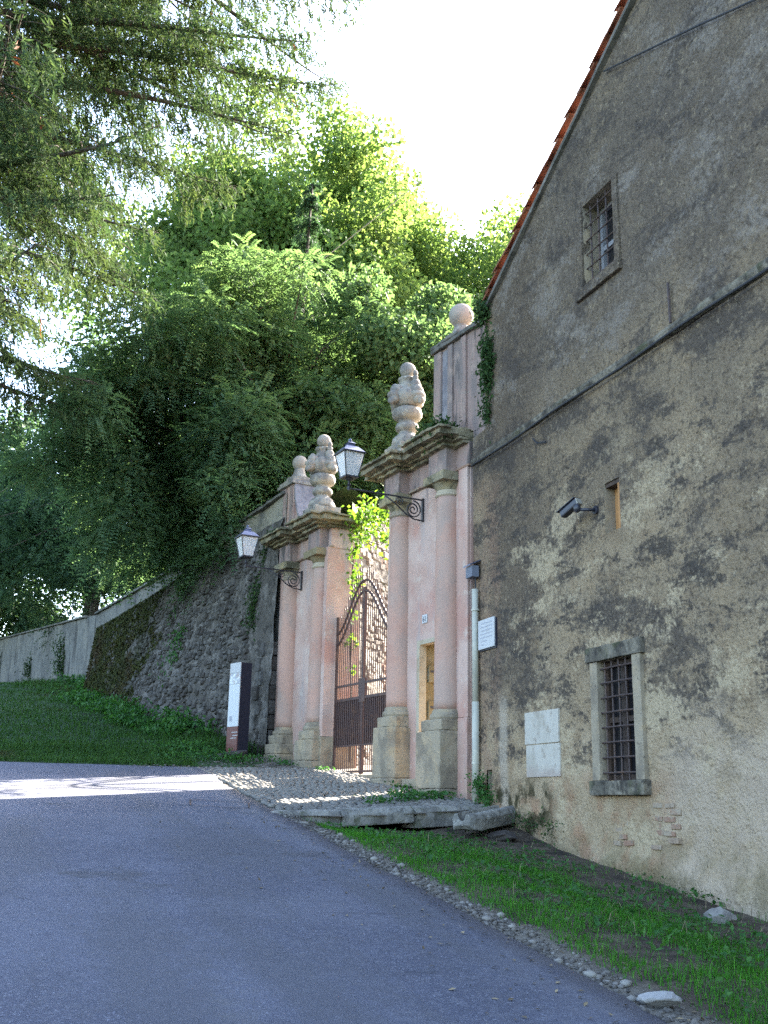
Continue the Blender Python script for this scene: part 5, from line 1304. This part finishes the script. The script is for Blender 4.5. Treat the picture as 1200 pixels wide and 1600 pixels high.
# ------------------------------------------------------------------ vine at the gate
vn = thing('vine', gp(4.75, -.3, 2.4), 'sunlit climbing vine on the inner edge of the far pier, arching over the gate', 'vine')
mb = MB(GF)
stem = [(4.66, -.45, 2.3), (4.62, -.42, 3.6), (4.66, -.40, 5.0), (4.58, -.38, 6.2), (4.2, -.40, 6.75), (3.4, -.45, 6.7), (2.7, -.45, 6.45)]
mb.tube(stem, .022, 6, .008); mb.tube([(4.2, -.4, 6.75), (3.9, -.3, 6.3), (3.3, -.3, 6.1), (2.7, -.35, 6.3)], .012, 5, .006); mb.build('stem', 'bark', vn, smooth=True)
cl = []
def vb(u, d, z, s, n): cl.append((u, d, z, s, n))
for u, z, s, n in ((4.45, 6.75, .34, 170), (4.15, 6.9, .3, 150), (3.8, 6.8, .32, 150), (3.4, 6.75, .3, 140), (3.0, 6.6, .3, 130), (2.65, 6.45, .25, 90), (4.0, 6.45, .25, 60), (3.4, 6.3, .28, 70), (3.0, 6.15, .2, 50), (4.5, 6.2, .22, 70), (4.42, 5.75, .2, 60), (4.45, 5.4, .16, 36), (4.3, 5.55, .16, 36), (4.45, 4.95, .15, 30), (4.5, 4.5, .16, 34), (4.45, 3.95, .13, 20), (4.3, 6.5, .25, 80)): vb(u, -.36, z, s, n)
C = []
for (u, d, z, s, n) in cl:
    for _ in range(int(n*.62)):
        q = Vector((random.gauss(0, .5), random.gauss(0, .5), random.gauss(0, .5)))*s; C.append(tuple(gp(u+q.x, d+q.y*.7, z+q.z)))
C = np.array(C); n = len(C); ax = rdir(n); ax[:, 2] -= .5; nr = rdir(n)*.8 + np.array([-.5, -.4, .3])
v, f = leaf_quads(C, ax, nr, RNG.uniform(.07, .13, n), RNG.uniform(.06, .10, n)); npmesh('foliage', v, f, 'vine', vn, RNG.random(n))

# ------------------------------------------------------------------ plants rooted in the masonry
def tuft(label, pts, n, L, m, hang=1.0, out=GO, spread=(.1, .1, .2), group='plants growing on the walls'):
    t = thing('wall_plant', pts[0], label, 'plant', group)
    C = []; 
    for p in pts:
        k = n//len(pts); C.append(np.array(p) + RNG.normal(size=(k, 3))*np.array(spread))
    C = np.concatenate(C); k = len(C); o = np.array(out)
    ax = rdir(k)*.6 + o*.3; ax[:, 2] -= hang*.7
    C = C + o*np.abs(RNG.normal(size=(k, 1)))*.05
    v, f = leaf_quads(C, ax, rdir(k)+o*.5, RNG.uniform(.6, 1.3, k)*L, RNG.uniform(.25, .5, k)*L); npmesh('foliage', v, f, m, t, RNG.random(k)); 
    mb = MB(); 
    for p in pts: mb.tube([Vector(p)-Vector(out)*.08, Vector(p)+Vector((0, 0, -.05))+Vector(out)*.03, Vector(p)+Vector((0, 0, -.2))+Vector(out)*.05], .008, 4, .003)
    mb.build('stem', 'bark', t); return t
HO = Vector((-1, 0, 0))
tuft('dark mossy plant hanging on the wall edge below the roof corner', [(-.02, 13.78, 8.2), (-.02, 13.76, 7.95), (-.02, 13.80, 7.7)], 900, .09, 'moss', 1, HO, (.05, .09, .14))
tuft('small green plant at the left end of the house ledge', [(-.03, 13.80, 7.2)], 200, .08, 'moss', 1, HO, (.04, .07, .12))
tuft('mossy clump with grass on the cornice above the pier capital beside the house', [gp(.35, .28, 7.24), gp(.1, .3, 7.25), gp(.6, .25, 7.22)], 900, .10, 'moss', .1, GO, (.11, .11, .07))
tuft('dark plant in the gutter at the lower end of the house roof', [(-.06, 13.92, 8.95), (-.06, 13.86, 8.78)], 420, .09, 'moss', .6, HO, (.06, .09, .10))
tuft('weeds on the cornice of the far pier', [gp(6.9, .3, 6.93), gp(6.6, .32, 6.93)], 260, .08, 'moss', .1, GO, (.09, .09, .05))
tuft('hanging plant on the rubble wall left of the far pier, below the lantern', [gp(8.0, .16, 5.95), gp(8.05, .2, 5.6), gp(8.0, .24, 5.3)], 800, .09, 'moss', 1, GO, (.10, .08, .16))
tuft('small plant high on the wall beside the far lantern', [gp(7.75, .05, 6.9), gp(7.8, .06, 6.6)], 360, .09, 'moss', 1, GO, (.10, .06, .14))
tuft('green plant on the middle of the rubble wall', [gp(11.9, .55, 5.3), gp(11.8, .65, 4.8), gp(12.1, .6, 4.4)], 700, .11, 'weed', 1, GO, (.16, .09, .22))
tuft('weed drooping from the upper rubble wall under the feathery tree', [gp(12.6, .15, 6.6), gp(13, .15, 6.3)], 500, .12, 'moss', 1, GO, (.25, .08, .2))
tuft('dark plant hanging from a crack of the plastered wall near the buttress', [gp(28.9, .05, 7.1), gp(28.7, .06, 6.6), gp(28.6, .06, 6.1)], 700, .13, 'moss', 1, GO, (.16, .06, .25))
tuft('small dark plant on the far end of the plastered wall', [gp(35.5, .05, 7.1), gp(35.5, .06, 6.8)], 260, .13, 'moss', 1, GO, (.12, .06, .2))
tuft('long dark plant on the plastered wall at the left picture edge', [gp(44.0, .06, 8.2), gp(44.2, .06, 7.6), gp(44.4, .06, 7.1)], 500, .15, 'moss', 1, GO, (.3, .06, .3))
tuft('green weeds growing behind the foot of the pale pipe', [(-.06, 13.95, 1.75), (-.06, 13.8, 1.68), (-.08, 13.98, 1.9)], 500, .06, 'weed', -.4, HO, (.05, .09, .07))
tuft('dark weeds against the mossy foot of the house wall', [(-.06, 12.5, 1.40), (-.06, 12.1, 1.36), (-.07, 12.85, 1.42)], 240, .05, 'moss', -.4, HO, (.05, .16, .06))

# ------------------------------------------------------------------ grass, weeds, gravel
def blades(P, H, wd, lean=.5):
    n = len(P); a = RNG.uniform(0, 6.28, n); d = np.stack([np.cos(a), np.sin(a), 0*a], 1); s = np.stack([-np.sin(a), np.cos(a), 0*a], 1)
    L = RNG.uniform(.1, 1, n)[:, None]*lean; H = H[:, None]; w = (wd*RNG.uniform(.7, 1.3, n))[:, None]
    m = P + np.array([0, 0, 1])*H*.6 + d*H*L*.35; t = P + np.array([0, 0, 1])*H*(1-.25*L) + d*H*L
    v = np.stack([P-s*w, P+s*w, m+s*w*.7, m-s*w*.7, t], 1).reshape(-1, 3)
    i = np.arange(n)*5; f = [(a, a+1, a+2, a+3) for a in i] + [(a+3, a+2, a+4) for a in i]
    return v, f, n
def put(P, zf): return np.array([(x, y, zf(x, y)) for x, y in P])
n = 105000; y = 1.0 + 12.6*RNG.random(n)**.8; x = RNG.uniform(-2.95, -.05, n)
den = np.array([smooth01((a+2.95)/.25)*(1-.93*smooth01((a+1.55)/.9))*(.12+.88*smooth01(.42+2.6*mnoise.noise(Vector((a*1.5, b*1.1, 3)))+(.3 if b < 8 else .25))) for a, b in zip(x, y)])
den *= np.array([1-.85*smooth01((b-10.2)/1.4)*smooth01((a+2.6)/.5) for a, b in zip(x, y)])
ok = RNG.random(n) < den; ok &= np.array([b < kerb_y(a)-.12 for a, b in zip(x, y)]); P = put(np.stack([x[ok], y[ok]], 1), verge_z)
H = RNG.uniform(.02, .065, len(P))*np.where(RNG.random(len(P)) < .06, 2.2, 1); v, f, k = blades(P, H, .0024, 1.3)
rd = RNG.random(k); tag(npmesh('verge_grass', v, f, 'grass', None, np.concatenate([rd, rd])), 'bright green grass on the verge between road and house', 'grass', kind='stuff')
# broad weeds
n = 5200; x = RNG.uniform(-2.7, -.1, n); y = 2 + 11*RNG.random(n); keep = np.array([mnoise.noise(Vector((a*1.3, b*1.3, 8))) > -.08 and b < kerb_y(a)-.1 for a, b in zip(x, y)])
P = put(np.stack([x[keep], y[keep]], 1), verge_z) + np.array([0, 0, .025]); k = len(P)
ax = rdir(k); ax[:, 2] = np.abs(ax[:, 2])*.6; nr = rdir(k)*.6 + np.array([0, 0, 1])
P = P + np.stack([0*x[keep], 0*x[keep], RNG.uniform(0, .07, k)], 1)
v, f = leaf_quads(P, ax, nr, RNG.uniform(.03, .085, k), RNG.uniform(.018, .045, k)); tag(npmesh('verge_weeds', v, f, 'weed', None, RNG.random(k)), 'low broad leaved weeds scattered on the verge by the house', 'weeds', kind='stuff')
# dead stalks
n = 420; x = RNG.uniform(-2.4, -.05, n); y = RNG.uniform(6, 13.1, n); keep = np.array([b < kerb_y(a)-.1 for a, b in zip(x, y)]); P = put(np.stack([x[keep], y[keep]], 1), verge_z); v, f, k = blades(P, RNG.uniform(.04, .16, len(P)), .0022, 2.4)
rd = RNG.random(k); tag(npmesh('dry_stalks', v, f, 'dryweed', None, np.concatenate([rd, rd])), 'dry stalks and litter along the foot of the house wall', 'dry grass', kind='stuff')
# bank grass
n = 80000; y = 19.15 + 26*RNG.random(n)**2.1; x = -13 + 14*RNG.random(n)
def wall_d(a, b): w = Vector((a, b, 0))-C0; return w.dot(GU), w.dot(GO)
ok = []
for a, b in zip(x, y):
    u, d = wall_d(a, b); ok.append(d > (wall_foot_d(u) if u < UE else 0)-.1 and u > 7.0 and not (a > -3.4 and b < 20.3+.4*(a+3.4)))
ok = np.array(ok); P = put(np.stack([x[ok], y[ok]], 1), bank_z)
ex = np.array([1.0 + 2.2*(1-smooth01((wall_d(a, b)[1]-1.1)/1.0)) for a, b in P[:, :2]])
v, f, k = blades(P, RNG.uniform(.05, .12, len(P))*ex, .010, .9); rd = RNG.random(k)
tag(npmesh('bank_grass', v, f, 'bankgrass', None, np.concatenate([rd, rd])), 'dark green grass covering the bank below the rubble wall', 'grass', kind='stuff')
n = 28000; y = 19.02 + 2.7*RNG.random(n); x = -11 + 8.0*RNG.random(n)
P = np.array([(a, max(b, bank_foot(a)+.02), bank_z(a, max(b, bank_foot(a)+.02))-.25*(1-smooth01((max(b, bank_foot(a))-19.1)/.35))) for a, b in zip(x, y)])
v, f, k = blades(P, RNG.uniform(.04, .10, n), .008, .9); rd = RNG.random(k)
tag(npmesh('bank_edge_grass', v, f, 'bankgrass', None, np.concatenate([rd, rd])), 'short grass along the far road edge at the foot of the bank', 'grass', kind='stuff')
n = 700; y = 3 + 10*RNG.random(n); x = np.array([edge_x(b) for b in y]) + RNG.normal(.25, .55, n); x = np.where(x > -.1, -.4, x)
P = np.array([(a, b, max(verge_z(a, b), .11*b+.012 if a < edge_x(b) else -9)+.008) for a, b in zip(x, y)])[np.array([b < kerb_y(a)-.15 for a, b in zip(x, y)])]; k = len(P); ax = rdir(k); ax[:, 2] *= .25; nr = rdir(k)*.3+np.array([0, 0, 1])
v, f = leaf_quads(P, ax, nr, RNG.uniform(.02, .055, k), RNG.uniform(.012, .03, k)); tag(npmesh('leaf_litter', v, f, 'dryweed', None, RNG.random(k)), 'dry fallen leaves scattered over the verge and the road edge', 'leaves', kind='stuff')
# weeds along the foot of the rubble wall
C = []
for _ in range(330):
    u = random.uniform(8.6, 26); d = (wall_foot_d(u) if u < UE else 0) + abs(random.gauss(.15, .3)); p = gp(u, d, 0); hgt = random.uniform(.15, .55)*(1.2 if u < 14 else 1)
    for _ in range(26): C.append((p.x+random.gauss(0, .13), p.y+random.gauss(0, .13), bank_z(p.x, p.y)+random.random()*hgt))
C = np.array(C); k = len(C); ax = rdir(k); ax[:, 2] += .3; v, f = leaf_quads(C, ax, rdir(k)*.7+np.array([0, 0, .8]), RNG.uniform(.07, .17, k), RNG.uniform(.04, .09, k))
tag(npmesh('wall_foot_weeds', v, f, 'weed', None, RNG.random(k)), 'lush weeds along the foot of the rubble wall', 'weeds', kind='stuff')
C = []
for (a, b, z, s, nn_) in [(-3.05, 20.4, 0, .22, 180), (-2.55, 20.7, 0, .25, 260), (-2.2, 20.3, 0, .2, 160), (-1.6, 20.55, 0, .16, 90), (-1.3, 19.9, 0, .12, 60), (-.9, 18.9, 0, .1, 40), (-2.9, 21.6, .1, .3, 400), (-.75, 15.1, 0, .12, 90), (-.5, 14.6, 0, .14, 140), (-.85, 14.5, 0, .14, 110), (-1.1, 14.4, 0, .15, 110), (-1.5, 14.2, 0, .12, 60), (-.5, 16.4, 0, .08, 40), (-.45, 16.0, 0, .08, 40), (-.95, 20.0, 0, .12, 60)]:
    for _ in range(nn_):
        px_, py_ = a+random.gauss(0, s), b+random.gauss(0, s*.7); C.append((px_, py_, (apron_z(px_, py_) if py_ < 19.3 else bank_z(px_, py_))+random.random()*s*.7+.01))
C = np.array(C); k = len(C); ax = rdir(k); ax[:, 2] += .3; v, f = leaf_quads(C, ax, rdir(k)*.7+np.array([0, 0, .8]), RNG.uniform(.04, .09, k), RNG.uniform(.02, .05, k))
tag(npmesh('apron_weeds', v, f, 'weed', None, RNG.random(k)), 'small weeds growing round the foot of the gate piers', 'weeds', kind='stuff')
# gravel along the road edge
n = 2600; y = 2 + 11.2*RNG.random(n)**.85; x = np.array([edge_x(b) for b in y]) + np.abs(RNG.normal(0, .13, n))+.02
tag(scatter_np('edge_gravel', [(a, b, verge_z(a, b)+.004) for a, b in zip(x, y)], list(.006+.022*RNG.random(n)**2), 'gravel', None, .6), 'loose gravel along the ragged road edge', 'gravel', kind='stuff')
n = 420; y = 18.6 + 2*RNG.random(n); x = -4.2 + 3*RNG.random(n)
tag(scatter_np('shoulder_pebbles', [(a, b, (apron_z(a, b) if b < 19 else apron_z(a, 19)+(b-19)*.13)) for a, b in zip(x, y)], list(RNG.uniform(.012, .03, n)), 'gravel', None, .6), 'pebbles on the dirt shoulder before the far pier', 'gravel', kind='stuff')
gm = []
for k in range(8):
    c = variants[k].copy(); c.materials.append(M['rock']); gm.append(c)
for i in range(24):
    y = 4.6 + 8*random.random()**1.2; x = edge_x(y) + .06 + abs(random.gauss(0, .12)); s = random.uniform(.02, .042)
    o = bpy.data.objects.new('stone', gm[i % 8]); COL.objects.link(o); o.location = (x, y, verge_z(x, y)+s*.25); o.scale = (s*1.2, s, s*.7); o.rotation_euler = (0, 0, random.uniform(0, 6))
    tag(o, 'fist sized loose stone in the gravel along the road edge', 'stone', 'loose stones along the road edge')
def rock(label, p, s, m, seed):
    bm = bmesh.new(); bmesh.ops.create_icosphere(bm, subdivisions=4, radius=1)
    cr_ = random.Random(int(seed*10))
    for v in bm.verts: v.co *= 1 + .30*mnoise.noise(v.co*1.3+Vector((seed, 0, 0)))
    for _ in range(11):
        nn_ = Vector((cr_.gauss(0, 1), cr_.gauss(0, 1), cr_.gauss(.2, 1))).normalized(); dd_ = cr_.uniform(.55, .85)
        for v in bm.verts:
            e_ = v.co.dot(nn_)-dd_
            if e_ > 0: v.co -= nn_*e_
    for v in bm.verts: v.co *= 1 + .05*mnoise.noise(v.co*5+Vector((seed, 0, 0)))
    me = bpy.data.meshes.new('rock'); bm.to_mesh(me); bm.free()
    o = link('rock', me, m, None); o.location = p; o.scale = s; o.rotation_euler = (.1, .1, seed); tag(o, label, 'rock'); return o
rock('flat white rock at the road edge near the lower right corner', (-2.98, 5.42, verge_z(-2.98, 5.42)+.05), (.115, .085, .055), 'whiterock', 2.2)
rock('angular beige rock lying on the dark soil near the house wall', (-.72, 7.95, verge_z(-.72, 7.95)+.05), (.125, .10, .09), 'rock', 5.1)
rock('dark stone under the grooved gutter at the house corner', (-.45, 12.6, verge_z(-.45, 12.6)+.04), (.26, .15, .08), 'rubblestone', 8.3)
rock('grey boulder at the foot of the rubble wall beside the totem', (-2.1, 21.0, bank_z(-2.1, 21.0)+.05), (.32, .2, .13), 'rubblestone', 9.7)
